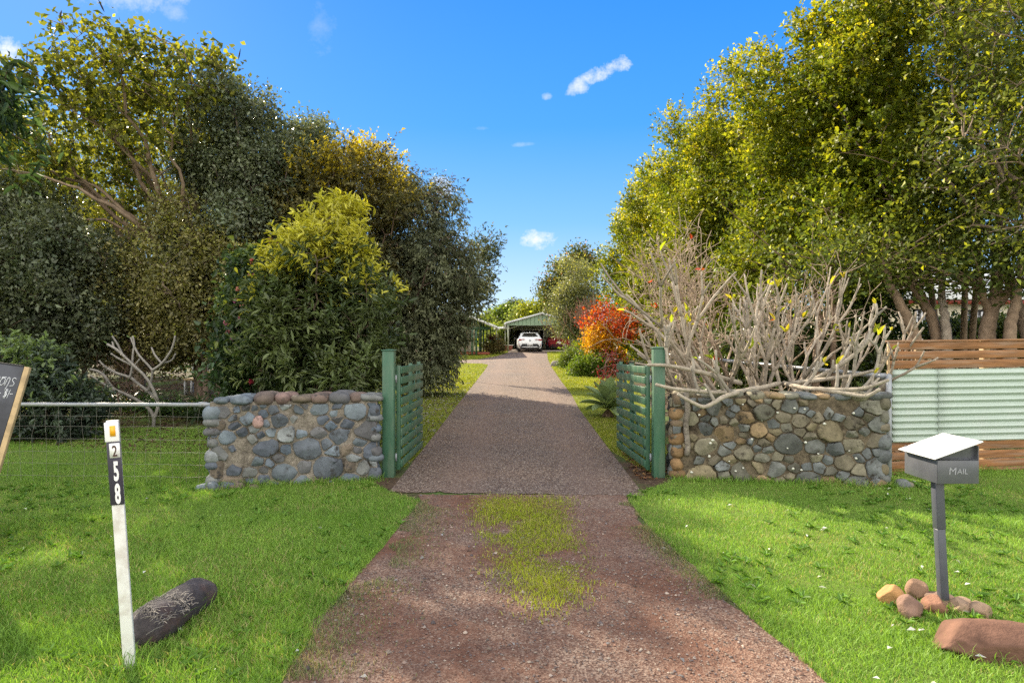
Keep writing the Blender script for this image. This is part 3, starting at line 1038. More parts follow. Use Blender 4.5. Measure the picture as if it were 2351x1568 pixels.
def text_mb(mb, s, size, M3, origin, depth=0.002, bold=0.0, sx=1.0, align='LEFT', shear=0.0, res=4):
    """letters as mesh: local x,y,z axes are the columns of M3"""
    cu = bpy.data.curves.new('t', 'FONT')
    cu.body = s
    cu.size = size
    cu.extrude = depth / 2
    cu.offset = bold
    cu.shear = shear
    cu.align_x = align
    cu.resolution_u = res
    ob = bpy.data.objects.new('t', cu)
    COL.objects.link(ob)
    dg = bpy.context.evaluated_depsgraph_get()
    me = bpy.data.meshes.new_from_object(ob.evaluated_get(dg))
    v = np.array([q.co for q in me.vertices])
    v[:, 0] *= sx
    v = v @ np.asarray(M3).T + np.array(origin)
    base = mb.n
    for q in me.polygons:
        mb.f.append(np.array([list(q.vertices)]) + base)
    mb.v.append(v)
    mb.c.append(np.ones((len(v), 3)) * 0.5)
    mb.n += len(v)
    bpy.data.objects.remove(ob)
    bpy.data.curves.remove(cu)
    bpy.data.meshes.remove(me)
    return mb


FRONT = np.array([[1, 0, 0], [0, 0, -1], [0, 1, 0]], float)     # text standing up, facing -Y
text_mb(MB(), 'M', 0.064, FRONT, (2.695, Y0 - .0035, 0.868), shear=0.1).build('lettering', M['mail_letter'], root)
text_mb(MB(), 'AIL', 0.047, FRONT, (2.748, Y0 - .0035, 0.872), shear=0.1).build('lettering', M['mail_letter'], root)
for px_ in (2.752,):
    MB().box((px_, Y0 + 0.2, Z1 + 0.02), (0.004, 0.3, 0.03)).build('slot_flap', M['dark'], root)

# stones round the foot of the mailbox
RK = [((2050, 1360), 0.078, 0.070, (0.42, 0.235, 0.10), 'round orange stone, leftmost at the foot of the letterbox'),
      ((2108, 1347), 0.072, 0.066, (0.25, 0.155, 0.10), 'brown upright stone at the back left of the letterbox post'),
      ((2091, 1389), 0.078, 0.074, (0.22, 0.135, 0.10), 'brown wedge stone beside the round orange stone'),
      ((2145, 1383), 0.070, 0.058, (0.25, 0.13, 0.085), 'reddish stone touching the left of the letterbox post'),
      ((2208, 1384), 0.062, 0.046, (0.36, 0.25, 0.17), 'pale tan stone just right of the letterbox post'),
      ((2252, 1396), 0.064, 0.048, (0.33, 0.225, 0.15), 'tan stone, rightmost of the small stones at the letterbox'),
      ((2166, 1372), 0.085, 0.042, (0.23, 0.15, 0.11), 'low brown stone behind the letterbox post'),
      ((2215, 1398), 0.034, 0.022, (0.48, 0.43, 0.38), 'small whitish pebble in front of the tan stones')]
for k, ((px, py), rr, hh, colr, lab) in enumerate(RK):
    x, y = gp(px, py + hh * 340)
    mb = MB()
    rock(mb, (x, y, hh * 0.7), (rr * 1.16, rr * 1.0, hh * 1.2), 100 + k * 7, k * 0.9, colr, 22, 0.14, 1.0, (0.1 * (-1) ** k, 0.15), 0.16, 9)
    o = mb.build('rock', M['rock'], smooth=True)
    tag(o, lab, 'rock', 'stones round the letterbox')
mb = MB()
rock(mb, (2.72, 3.66, 0.035), (0.50, 0.22, 0.135), 409, -0.30, (0.15, 0.080, 0.056), 60, 0.17, 1.0, (0.14, 0.05), 0.35, 14)
o = mb.build('boulder', M['rock'], smooth=True)
tag(o, 'large flat red brown boulder lying in front of the letterbox', 'boulder')

# charred log on the left lawn
m, nt, b = newmat('charred_log')
n1 = noise(nt, 14, 7, 0.75)
n2 = noise(nt, 4.5, 5, 0.6)
c = ramp(nt, n1, (0.32, (0.016, 0.013, 0.015)), (0.55, (0.055, 0.045, 0.048)), (0.75, (0.20, 0.18, 0.175)))
c = mixc(nt, mathn(nt, 'MULTIPLY', mathn(nt, 'SUBTRACT', n2, 0.54), 5.0, clamp=True), c, (0.09, 0.050, 0.040))
nt.links.new(c, b.inputs['Base Color'])
b.inputs['Roughness'].default_value = 0.75
bump(nt, b, n1, 0.8, 0.02)
M['char'] = m
root = thing('log', (-2.0, 4.1, 0), 'short dark charred log lying behind the number post', 'log')
mb = MB()
a0, a1 = np.array([-2.055, 3.70, 0.085]), np.array([-1.975, 4.42, 0.095])
nn, mm = 30, 28
uu = np.linspace(0, 1, nn)
prof = 0.118 * (1 - np.abs(2 * uu - 1) ** 5) ** 0.45 * (1 - 0.15 * uu) * (1 + .06 * np.sin(uu * 9) + .04 * np.sin(uu * 21 + 1))
th = np.linspace(0, 2 * np.pi, mm)
ax = a1 - a0
axn = ax / np.linalg.norm(ax)
s1 = np.cross(axn, (0, 0, 1))
s1 /= np.linalg.norm(s1)
V = a0 + uu[:, None, None] * ax + prof[:, None, None] * (1.12 * np.cos(th)[None, :, None] * s1 + np.sin(th)[None, :, None] * np.array([0, 0, 1]))
V = V.reshape(-1, 3)
V += 0.017 * snoise(V * 6, 31)[:, None] * np.array([1, 1, 1]) + 0.004 * snoise(V * 24, 32)[:, None]
mb.grid(V.reshape(nn, mm, 3)[:, ::-1])
mb.build('log_body', M['char'], root, smooth=True)
fr = MB()
rg = np.random.default_rng(4)
for k in range(230):                      # frayed dry bark strands on its back
    u = rg.uniform(0.06, 0.5)
    ang = rg.uniform(0.3, 1.9)
    p0 = a0 + u * ax + 0.112 * (1.12 * math.cos(ang) * s1 + math.sin(ang) * np.array([0, 0, 1]))
    d = axn * rg.normal(0, 0.03) + s1 * rg.normal(0, 0.025)
    fr.tube([p0, p0 + d * 0.5 + np.array([0, 0, rg.uniform(0.002, 0.010)]), p0 + d], 0.0022, 3, False, (0.26, 0.235, 0.205))
fr.build('bark_strands', M['bark_grey'], root)

# number post
root = thing('number_post', (-1.957, 3.49, 0), 'leaning white post with an orange reflector and house number 258', 'number post')
pb, pt = np.array([-1.957, 3.49, -0.06]), np.array([-2.0525, 3.49, 1.285])
pax = (pt - pb) / np.linalg.norm(pt - pb)
yaw = math.radians(8)
pxv = np.array([math.cos(yaw), math.sin(yaw), 0])
pn = np.cross(pax, pxv)                    # roughly away from the road
pn /= np.linalg.norm(pn)
pxv = np.cross(pn, pax)
Rp = np.stack([pxv, pn, pax], 1)
if pn[1] < 0:
    pn = -pn
pp = lambda u, v, o=0.0: pb + pax * (v + 0.06) + pxv * u - pn * o
Lp = np.linalg.norm(pt - pb)
MB().box((pb + pt) / 2, (0.058, 0.018, Lp), Rp).build('post', M['white_paint'], root, bevel=0.002)
vz = lambda py: (1540 - py) / 572 * 1.28
MB().box(pp(0.002, (vz(1013) + vz(1157)) / 2, 0.012), (0.066, 0.006, vz(1013) - vz(1157)), Rp).build('number_plate', M['black_plate'], root, bevel=0.001)
MB().box(pp(-0.002, (vz(968) + vz(1012)) / 2, 0.012), (0.068, 0.006, vz(968) - vz(1012)), Rp).build('reflector_plate', M['white_gloss'], root, bevel=0.001)
MB().box(pp(0.004, (vz(976) + vz(1000)) / 2 , 0.0165), (0.026, 0.004, vz(976) - vz(1000)), Rp).build('reflector', M['orange_reflector'], root)
MB().box(pp(0.008, (vz(1016) + vz(1049)) / 2, 0.0165), (0.050, 0.003, vz(1016) - vz(1049)), Rp).build('digit_card', M['white_gloss'], root)
TX = np.stack([pxv, pax, -pn], 1)
hcap = 0.72
for ch, y0_, y1_, off_, mt in (('2', 1046, 1020, 0.019, 'digit_brown'), ('5', 1100, 1057, 0.017, 'white_gloss'), ('8', 1152, 1108, 0.017, 'white_gloss')):
    hgt = vz(y1_) - vz(y0_)
    sz = hgt / hcap
    text_mb(MB(), ch, sz, TX, pp(0.008, vz(y0_), off_), 0.002, sz * (0.012 if ch == '2' else 0.035), 0.036 / (0.56 * sz) * 0.82, 'CENTER').build('digit', M[mt], root)

# chalkboard
TR, BRc = np.array([-3.925, 5.5, 1.478]), np.array([-4.10, 5.12, 0.0])
upv = (TR - BRc) / np.linalg.norm(TR - BRc)
lv = np.array([-0.985, -0.17, 0.0])
lv /= np.linalg.norm(lv)
nv = np.cross(upv, lv)
nv /= np.linalg.norm(nv)
if nv[1] > 0:
    nv = -nv                                # towards the viewer
lv = lv - upv * (lv @ upv)
Lb = np.linalg.norm(TR - BRc)
root = thing('chalkboard_sign', tuple((BRc + lv * 0.4)), 'leaning chalkboard sign with white handwriting and a raw timber edge', 'sign')
root.location.z = 0
Rb = np.stack([-lv, -nv, upv], 1)
bpnt = lambda l, v, o=0.0: TR + lv * l - upv * v + nv * o
MB().box(bpnt(0.445, Lb / 2), (0.85, 0.018, Lb), Rb).build('board', M['chalkboard'], root, bevel=0.002)
MB().box(bpnt(-0.004, Lb / 2 - 0.002, -0.004), (0.040, 0.034, Lb + 0.004), Rb).build('frame_edge', M['timber_edge'], root, bevel=0.002)
MB().box(bpnt(0.45, -0.008, -0.006), (0.84, 0.022, 0.014), Rb).build('frame_top', M['dark'], root, bevel=0.002)
rear = MB()
for l_ in (0.12, 0.74):
    rear.bar(bpnt(l_, 0.08, -0.028), bpnt(l_, Lb + 0.12, -0.028), 0.05, 0.03, up=(0, 1, 0))
rear.build('rear_batten', M['timber_edge'], root)
GL = {'M': [[(0, 0), (.15, 1), (.45, .3), (.75, 1), (.8, 0)]], 'O': [[(.35, .95), (.05, .6), (.1, .15), (.4, 0), (.7, .3), (.65, .8), (.35, .95), (.1, .8)], [(.05, .98), (.75, 1.02)]],
      'N': [[(0, 0), (.12, .95)], [(.12, .95), (.35, 1.0), (.5, .75), (.45, .1), (.3, -.55)]], 'S': [[(.7, .9), (.35, 1), (.15, .78), (.35, .55), (.65, .35), (.55, .05), (.1, .02)]],
      'o': [[(.3, .55), (.05, .35), (.1, .05), (.35, 0), (.5, .25), (.4, .52), (.3, .55)]], 'r': [[(0, .55), (.08, 0)], [(.06, .35), (.2, .55), (.4, .5)]],
      '$': [[(.55, .85), (.2, .9), (.08, .68), (.5, .4), (.45, .1), (.05, .08)], [(.18, -.15), (.2, 1.15)], [(.36, -.15), (.38, 1.15)]], '1': [[(.15, 1.05), (.05, -.1)]], '-': [[(0, .45), (.5, .52)]],
      't': [[(.2, 1.0), (.12, .15), (.3, 0), (.45, .1)], [(0, .6), (.5, .65)]], 's': [[(.6, .8), (.25, .85), (.1, .6), (.5, .4), (.5, .05), (.05, .05)]], 'd': [[(.1, .1), (.35, .5), (.3, 1.3)], [(.3, 1.3), (.2, 0)]]}


def chalk_line(txt, l_right, v_base, h, wsc=0.75, slant=0.12, rise=0.06, r=0.0022):
    mb = MB()
    adv = {'M': .95, 'O': .85, 'N': .65, 'S': .85, 'o': .6, 'r': .55, '$': .7, '1': .3, '-': .6, 't': .55, 's': .75, 'd': .55, ' ': .4}
    w = sum(adv[c] for c in txt) * h * wsc
    x = -w
    for c in txt:
        for st in GL.get(c, []):
            pts = []
            st = np.array(st)
            tt = np.linspace(0, 1, 4 * (len(st) - 1) + 1)
            xs_ = np.interp(tt, np.linspace(0, 1, len(st)), st[:, 0])
            ys_ = np.interp(tt, np.linspace(0, 1, len(st)), st[:, 1])
            for a, b_ in zip(xs_, ys_):
                uu_ = x + (a + slant * b_) * h * wsc
                pts.append(bpnt(l_right - uu_, v_base - b_ * h - rise * (uu_ + w), 0.0105))
            mb.tube(pts, r, 4)
        x += adv[c] * h * wsc
    return mb.build('chalk_writing', M['chalk'], root)


chalk_line('MMONS', 0.045, 0.175, 0.068)
chalk_line('or $1-', 0.040, 0.262, 0.060, 0.72)
chalk_line('ts', 0.105, 0.40, 0.065, 0.7)
chalk_line('d', 0.125, 0.55, 0.085, 0.6)
# ------------------------------------------------------------------ carport shed at the end of the driveway
def X_at(px, Y):
    return (px - CX) * Y / FPX


def Z_at(py, Y):
    return CAMZ - (py - CY) * Y / FPX


def ribbed(mb, P0, P1, z0, z1f, pitch, depth, n):
    """vertical ribbed cladding from P0 to P1 (plan); z1f(u) is the top edge"""
    P0, P1 = np.array(P0, float), np.array(P1, float)
    L = np.linalg.norm(P1 - P0)
    us, os_ = [], []
    u = 0.0
    while u < L:
        for du, o in ((0, 0), (pitch * .80, 0), (pitch * .84, depth), (pitch * .96, depth), (pitch * 0.999, 0)):
            if u + du <= L:
                us.append(u + du)
                os_.append(o)
        u += pitch
    us, os_ = np.array(us), np.array(os_)
    t = (P1 - P0) / L
    G = np.zeros((2, len(us), 3))
    for r, zf in enumerate((lambda q: z0, z1f)):
        G[r, :, 0] = P0[0] + t[0] * us + n[0] * os_
        G[r, :, 1] = P0[1] + t[1] * us + n[1] * os_
        G[r, :, 2] = [zf(q) for q in us]
    return mb.grid(G)


YF, YB = 50.5, 58.5
gz = float(zg(50.5))
xl, xp = X_at(1161, YF), X_at(1244.5, YF)
xr = 2 * xp - xl
ze, zp, zbm = Z_at(742.5, YF), Z_at(719.5, YF), Z_at(747, YF)
root = thing('carport_shed', (xp, YF, gz), 'pale green metal carport shed with a low gable at the driveway end', 'shed')
roofz = lambda x: zp - (zp - ze) * abs(x - xp) / (xp - xl)
g = MB()
ribbed(g, (xl + 0.08, YF), (xr - 0.08, YF), zbm, lambda u: roofz(xl + 0.08 + u) - 0.06, 0.30, 0.05, (0, 1))
g.build('gable_cladding', M['cladding'], root)
for s_, x0 in ((-1, xl), (1, xr)):
    rf = MB()
    rf.bar((x0, (YF + YB) / 2 + 0.1, ze), (xp, (YF + YB) / 2 + 0.1, zp), YB - YF + 0.5, 0.05, up=(0, 0, 1))
    rf.build('roof_sheet', M['roof_grey'], root)
    MB().bar((x0 - s_ * -0.04, YF - 0.09, ze + 0.0), (xp, YF - 0.09, zp + 0.0), 0.035, 0.14).build('barge_board', M['trim_white'], root)
    MB().bar((x0 + s_ * 0.06, YF - 0.15, ze - 0.03), (x0 + s_ * 0.06, YB + 0.2, ze - 0.03), 0.12, 0.11).build('gutter', M['trim_white'], root)
MB().bar((xl + 0.1, YF + 0.12, zbm + 0.06), (xr - 0.1, YF + 0.12, zbm + 0.06), 0.10, 0.16).build('portal_beam', M['cladding_dull'], root)
for x_ in (xl + 0.17, xr - 0.17):
    MB().box((x_, YF + 0.06, (gz + zbm) / 2), (0.11, 0.11, zbm - gz)).build('corner_post', M['cladding_dull'], root)
# raking braces under the roof
for x_, d_ in ((xl + 0.2, 1), (xr - 0.2, -1)):
    MB().bar((x_, YF + 0.7, zbm - 0.25), (x_ + d_ * 1.2, YF + 0.7, zbm + 0.12), 0.06, 0.06).build('brace', M['cladding_dull'], root)
gzb = float(zg(YB))
dx0, dx1 = X_at(1181, YB), X_at(1248, YB)
dz1 = Z_at(757.5, YB)
wz = roofz(xl) + 0.25
w_ = MB()
ribbed(w_, (xl + 0.25, YB), (dx0, YB), gzb, lambda u: roofz(xl + .25 + u) - 0.04, 0.19, 0.03, (0, -1))
ribbed(w_, (dx1, YB), (xr + 0.6, YB), gzb, lambda u: min(roofz(dx1 + u) - 0.04, 9), 0.19, 0.03, (0, -1))
ribbed(w_, (dx0, YB), (dx1, YB), dz1, lambda u: roofz(dx0 + u) - 0.04, 0.19, 0.03, (0, -1))
w_.build('rear_wall', M['cladding_dull'], root)
sw = MB()
ribbed(sw, (xr + 0.6, YF + 2.4), (xr + 0.6, YB), gz, lambda u: ze, 0.19, 0.03, (-1, 0))
sw.build('side_wall', M['cladding_dull'], root)
sw = MB()
ribbed(sw, (xl + 0.25, YB - 2.2), (xl + 0.25, YB), gz, lambda u: ze, 0.19, 0.03, (1, 0))
sw.build('side_wall', M['cladding_dull'], root)
d = MB()
d.box(((dx0 + dx1) / 2, YB - 0.02, (gzb + dz1) / 2), (dx1 - dx0, 0.02, dz1 - gzb))
dr = d.build('sliding_door', M['glass'], root)
fr = MB()
for x_ in (dx0, (dx0 + dx1) / 2 + 0.05, (dx0 + dx1) / 2 + 0.32, dx1 - 0.42, dx1):
    fr.box((x_, YB - 0.05, (gzb + dz1) / 2), (0.07 if x_ in (dx0, dx1) else 0.055, 0.05, dz1 - gzb))
fr.box(((dx0 + dx1) / 2, YB - 0.05, dz1), (dx1 - dx0 + 0.07, 0.052, 0.07))
fr.box(((dx0 + dx1) / 2, YB - 0.05, gzb + 0.06), (dx1 - dx0, 0.05, 0.05))
fr.build('door_frame', M['trim_white'], dr)
for o in dr.children:
    pass
MB().box((xp, (YF + YB) / 2, gz + 0.03), (xr - xl - 0.3, YB - YF - 0.3, 0.10)).build('floor_slab', simple('concrete', (0.32, 0.27, 0.23), 0.9), root)

# flat link roof between house and shed
root = thing('link_roof', (-1.0, 55, float(zg(55))), 'flat pale covered way joining the verandah house to the shed', 'roof')
a = MB()
a.box(((X_at(1134, 55) + xl + 0.3) / 2, 55.6, Z_at(752, 55)), (xl + 0.3 - X_at(1134, 55), 2.2, 0.09))
a.build('roof_sheet', M['roof_grey'], root)
MB().box(((X_at(1134, 55) + xl + 0.3) / 2, 54.45, Z_at(753, 54.4)), (xl + 0.3 - X_at(1134, 55), 0.10, 0.12)).build('gutter', M['trim_white'], root)
for px in (1140, 1160):
    MB().box((X_at(px, 54.7), 54.7, (float(zg(54.7)) + Z_at(754, 54.7)) / 2), (0.08, 0.08, Z_at(754, 54.7) - float(zg(54.7)))).build('post', M['cladding_dull'], root)

# verandah house on the left, mostly behind the weeping tree
hy = 44.0
hz = float(zg(hy))
root = thing('verandah_house', (-4, hy, hz), 'house with a sloping grey verandah roof on green posts, half hidden left of the driveway', 'house')
ex, ez = X_at(1138, hy), Z_at(749, hy)
ridge_x = ex - 4.6
ridge_z = ez + 4.6 * math.tan(math.radians(22))
MB().bar((ex, hy + 4, ez), (ridge_x, hy + 4, ridge_z), 9.0, 0.07).build('roof_sheet', M['roof_grey'], root)
MB().bar((2 * ridge_x - ex, hy + 4, ez), (ridge_x, hy + 4, ridge_z), 9.0, 0.07).build('roof_sheet', M['roof_grey'], root)
MB().bar((ex - 0.03, hy - 0.53, ez - 0.04), (ridge_x, hy - 0.53, ridge_z - 0.04), 0.04, 0.16).build('barge_board', M['trim_white'], root)
MB().bar((ex + 0.02, hy - 0.5, ez - 0.05), (ex + 0.02, hy + 8.5, ez - 0.05), 0.12, 0.1).build('gutter', M['trim_white'], root)
MB().bar((ex - 0.35, hy + 0.02, ez - 0.13), (ex - 4.6, hy + 0.02, ez - 0.13), 0.08, 0.2).build('verandah_beam', M['green_paint'], root)
for px, yy, w in ((1068, 44.0, .10), (1084, 44.0, .11), (1093.5, 44.1, .12), (1103, 47.0, .19), (1110, 49.5, .11), (1118, 51, .09), (1126, 52, .09)):
    x_ = X_at(px, yy)
    top = min(ez + (ex - x_) * math.tan(math.radians(22)), 4.4) - 0.06
    MB().box((x_, yy, (float(zg(yy)) + top) / 2), (w, w, top - float(zg(yy)))).build('verandah_post', M['green_paint'], root)
MB().box((-5.2, 50.6, hz + 1.2), (4.6, 3.2, 2.5)).build('wall', M['cream_wall'], root)
MB().box((-4.2, 48.95, hz + 1.3), (0.9, 0.04, 1.1)).build('window', M['window_dark'], root)
MB().box((-3.6, 47.0, hz + 0.12), (4.2, 5.4, 0.14)).build('deck', M['deck'], root)

# wheelie bin by the shed
bx_ = X_at(1139.5, 52.2)
by_ = 52.2
bz_ = float(zg(by_))
root = thing('wheelie_bin', (bx_, by_, bz_), 'dark wheelie bin with a green lid beside the shed', 'bin')
v = []
for z_, wx, wy in ((0.06, .20, .22), (0.86, .26, .29)):
    v += [[bx_ - wx, by_ - wy, bz_ + z_], [bx_ + wx, by_ - wy, bz_ + z_], [bx_ + wx, by_ + wy, bz_ + z_], [bx_ - wx, by_ + wy, bz_ + z_]]
MB().add(np.array(v), np.array([[0, 3, 2, 1], [4, 5, 6, 7], [0, 1, 5, 4], [1, 2, 6, 5], [2, 3, 7, 6], [3, 0, 4, 7]])).build('bin_body', M['bin_green'], root, bevel=0.02)
MB().box((bx_, by_ - 0.01, bz_ + 0.90), (0.58, 0.66, 0.07), np.array(Matrix.Rotation(0.06, 3, 'X'))).build('lid', M['bin_lid'], root, bevel=0.02)
for s_ in (-1, 1):
    MB().lathe([(0.001, -.03), (.10, -.03), (.10, .03), (.001, .03)], (bx_ + s_ * 0.22, by_ + 0.2, bz_ + 0.10), 0, 16).build('wheel', M['tyre'], root)
# low red planter beside the shed post
root = thing('planter_box', (X_at(1166, 52.6), 52.6, float(zg(52.6))), 'low red brown planter behind the shed corner post', 'planter')
x_ = X_at(1166, 52.6)
v = []
for z_, wx in ((0.0, .28), (0.42, .40)):
    v += [[x_ - wx, 52.4, .98 + z_], [x_ + wx, 52.4, .98 + z_], [x_ + wx, 53.0, .98 + z_], [x_ - wx, 53.0, .98 + z_]]
MB().add(np.array(v), np.array([[0, 3, 2, 1], [4, 5, 6, 7], [0, 1, 5, 4], [1, 2, 6, 5], [2, 3, 7, 6], [3, 0, 4, 7]])).build('planter_body', simple('terracotta', (0.25, 0.08, 0.05), 0.7), root, bevel=0.015)
MB().box((x_, 52.7, .98 + 0.43), (0.86, 0.66, 0.05)).build('rim', M['trim_white'], root)


# ------------------------------------------------------------------ cars seen from behind
def car(name, x, y, rz, label, paint, width, plate, hatch, tall):
    z = float(zg(y)) + 0.015
    root = thing(name, (x, y, z), label, 'car', None, rz)
    hw = width / 2
    # station: y, zb (bottom), z shoulder, hw bottom, hw shoulder, z roof, hw roof
    if hatch:
        ST = [(0.00, .36, .62, .78, .86, .66, .80), (0.06, .26, .84, .86, .97, .90, .84), (0.16, .22, .93, .92, 1.0, 1.02, .84), (0.30, .2, .95, .95, 1.0, 1.10, .80), (0.62, .2, .95, .97, 1.0, 1.36, .70),
              (0.85, .2, .95, .97, 1.0, 1.42, .69), (1.7, .2, .93, .97, 1.0, 1.455, .70), (2.5, .2, .92, .97, 1.0, 1.42, .68), (2.9, .2, .93, .97, 1.0, 1.22, .72), (3.3, .2, .92, .97, .99, .98, .78), (4.0, .22, .80, .94, .92, .83, .7), (4.3, .3, .62, .8, .8, .66, .6)]
    else:
        ST = [(0.00, .36, .66, .76, .86, .72, .78), (0.07, .26, .80, .86, .97, .90, .82), (0.22, .22, .88, .92, 1.0, .98, .80), (0.55, .2, .90, .95, 1.0, 1.02, .74), (1.0, .2, .90, .97, 1.0, 1.20, .64),
              (1.35, .2, .90, .97, 1.0, 1.30, .62), (2.0, .2, .89, .97, 1.0, 1.33, .63), (2.5, .2, .88, .97, 1.0, 1.26, .62), (3.0, .2, .88, .97, .99, .95, .75), (3.9, .22, .76, .94, .92, .80, .7), (4.25, .3, .6, .8, .8, .64, .6)]
    rings = []
    for (yy, zb, zs, wb, ws, zr, wr_) in ST:
        zs, zr = zs * tall, zr * tall
        half = [(0, zb), (wb * .6, zb), (wb * .93, zb + .03), (wb, zb + .12), ((wb + ws) / 2 + .01, (zb + zs) / 2), (ws, zs - .1), (ws * .985, zs), ((ws + wr_) / 2, zs + (zr - zs) * .5), (wr_ * 1.0, zr - .05 * (zr - zs) - .02), (wr_ * .86, zr - .005), (0, zr)]
        r_ = [(a * hw, yy, b2) for a, b2 in half] + [(-a * hw, yy, b2) for a, b2 in half[-2:0:-1]]
        rings.append(r_)
    G = np.array(rings)
    G = np.concatenate([G, G[:, :1]], 1)
    mb = MB().grid(G[:, ::-1])
    n_ = len(rings[0])
    mb.add(np.array(rings[0]), np.array([list(range(n_))[::-1]]).reshape(1, n_)[:, ::-1])
    mb.add(np.array(rings[-1]), np.array([list(range(n_))]).reshape(1, n_)[:, ::-1])
    mb.build('body', paint, root, smooth=True, local=True)
    # rear window on the hatch slope
    if hatch:
        y0, z0_, y1, z1_, w0, w1 = .33, 1.115 * tall, .64, 1.345 * tall, .70 * hw, .62 * hw
    else:
        y0, z0_, y1, z1_, w0, w1 = .62, 1.03 * tall, 1.02, 1.20 * tall, .66 * hw, .56 * hw
    g = MB()
    us = np.linspace(-1, 1, 9)
    G = np.zeros((5, 9, 3))
    for i, tt in enumerate(np.linspace(0, 1, 5)):
        w = w0 + (w1 - w0) * tt
        cut = 1 - 0.06 * (abs(tt - .5) * 2) ** 3
        G[i, :, 0] = us * w * cut
        G[i, :, 1] = y0 + (y1 - y0) * tt - 0.045 + 0.05 * us ** 2
        G[i, :, 2] = z0_ + (z1_ - z0_) * tt + 0.012
    win = g.grid(G).build('rear_window', M['glass'], root, smooth=True, local=True)
    MB().bar((-0.30 * hw, y0 + .02, z0_ + .05), (0.05, y0 - .05, z0_ + .03), .02, .02).build('wiper', M['dark'], win, local=True)
    # roof spoiler, side windows
    if hatch:
        MB().box((0, .60, 1.395 * tall), (1.28 * hw, .26, .035)).build('roof_spoiler', paint, root, local=True, bevel=.012)
        MB().bar((0, .95, 1.43 * tall), (0, .83, 1.49 * tall), .03, .03).build('aerial', paint, root, local=True)
    for s_ in (-1, 1):
        sw_ = MB()
        yy = np.array([.75, 1.2, 1.9, 2.6]) if hatch else np.array([1.0, 1.4, 2.0, 2.6])
        lo = np.array([[s_ * hw * .985, q, .985 * tall if hatch else .93 * tall] for q in yy])
        hi = np.array([[s_ * hw * (.79 if hatch else .74), q, h * tall] for q, h in zip(yy, (1.30, 1.34, 1.36, 1.30) if hatch else (1.1, 1.2, 1.22, 1.15))])
        sw_.grid(np.stack([lo, hi] if s_ < 0 else [hi, lo]))
        sw_.build('side_window', M['glass'], root, smooth=True, local=True)
        tl = MB()
        if hatch:
            tl.bar((s_ * hw * .93, .07, .915 * tall), (s_ * hw * .42, .045, .93 * tall), .07, .045)
            tl.box((s_ * hw * .83, .075, .885 * tall), (.26, .08, .12))
        else:
            tl.box((s_ * hw * .72, .035, .80 * tall), (.36, .07, .12))
        tl.build('tail_light', M['tail_red'], root, local=True, bevel=.012)
        if hatch:
            MB().bar((s_ * hw * .90, .01, .62), (s_ * hw * .86, .0, .42), .035, .03).build('reflector', M['tail_red'], root, local=True)
        mr = MB()
        rock(mr, (s_ * (hw + .10), 2.35, .98 * tall), (.10, .06, .075), 3, 0, (0.03, 0.03, 0.03), 10, 0.02, .9)
        mr.bar((s_ * hw * .95, 2.4, .96 * tall), (s_ * (hw + .06), 2.38, .96 * tall), .05, .04)
        mr.build('side_mirror', M['dark'], root, smooth=True, local=True)
    bp = MB()
    zt = .60 if hatch else .46
    v = [[-.64 * hw, -.012, zt], [.64 * hw, -.012, zt], [.84 * hw, .0, .36], [-.84 * hw, .0, .36]]
    v2 = [[a, b2 + .2, c_] for a, b2, c_ in v]
    bp.add(np.array(v + v2), np.array([[0, 3, 2, 1], [4, 5, 6, 7], [0, 1, 5, 4], [1, 2, 6, 5], [2, 3, 7, 6], [3, 0, 4, 7]]))
    bp.box((0, .10, .285), (1.5 * hw, .16, .12))
    bp.build('bumper_insert', M['dark'], root, local=True, bevel=.02)
    if hatch:
        MB().bar((-.62 * hw, -.02, .375), (.62 * hw, -.02, .375), .03, .05).build('bumper_lip', paint, root, local=True, bevel=.01)
    zpl = .52 if hatch else .60
    pl = MB().box((0, -.026, zpl), (.40, .016, .145)).build('number_plate', M['plate_white'], root, local=True)
    text_mb(MB(), plate, .125, FRONT, (0, -.0365, zpl - .045), .003, .001, .82, 'CENTER').build('lettering', M['plate_text'], pl, local=True)
    em = MB()
    em.lathe([(.055, -.008), (.070, -.008), (.070, .008), (.055, .008), (.055, -.008)], (0, .028 if hatch else -.0, .84 * tall if hatch else .80), 1, 24)
    em.lathe([(.02, -.006), (.032, -.006), (.032, .006), (.02, .006), (.02, -.006)], (0, .028 if hatch else -.0, .845 * tall if hatch else .80), 1, 16)
    em.build('emblem', M['emblem'] if hatch else M['rim'], root, smooth=True, local=True)
    for yy in (.72, 3.35):
        for s_ in (-1, 1):
            wm = MB()
            wm.lathe([(.20, -.11), (.30, -.112), (.325, -.08), (.325, .08), (.30, .112), (.20, .11)], (s_ * (hw - .11), yy, .325), 0, 28)
            wo_ = wm.build('wheel', M['tyre'], root, smooth=True, local=True)
            rm = MB()
            rm.lathe([(.001, s_ * .085), (.12, s_ * .095), (.205, s_ * .10), (.205, -s_ * .1), (.001, -s_ * .1)], (s_ * (hw - .11), yy, .325), 0, 20)
            rm.build('rim', M['rim'], wo_, local=True)
    return root


car('parked_car', X_at(1216.5, 50.0), 49.6, 0.015, 'white hatchback parked in front of the glass door of the shed', M['car_white'], 1.79, '374 CP8', True, 1.0)
car('parked_car', X_at(1283, 53.5), 53.2, 0.0, 'dark red car in the shade at the right side of the shed', M['car_red'], 1.76, '124 BSA', False, 1.0)

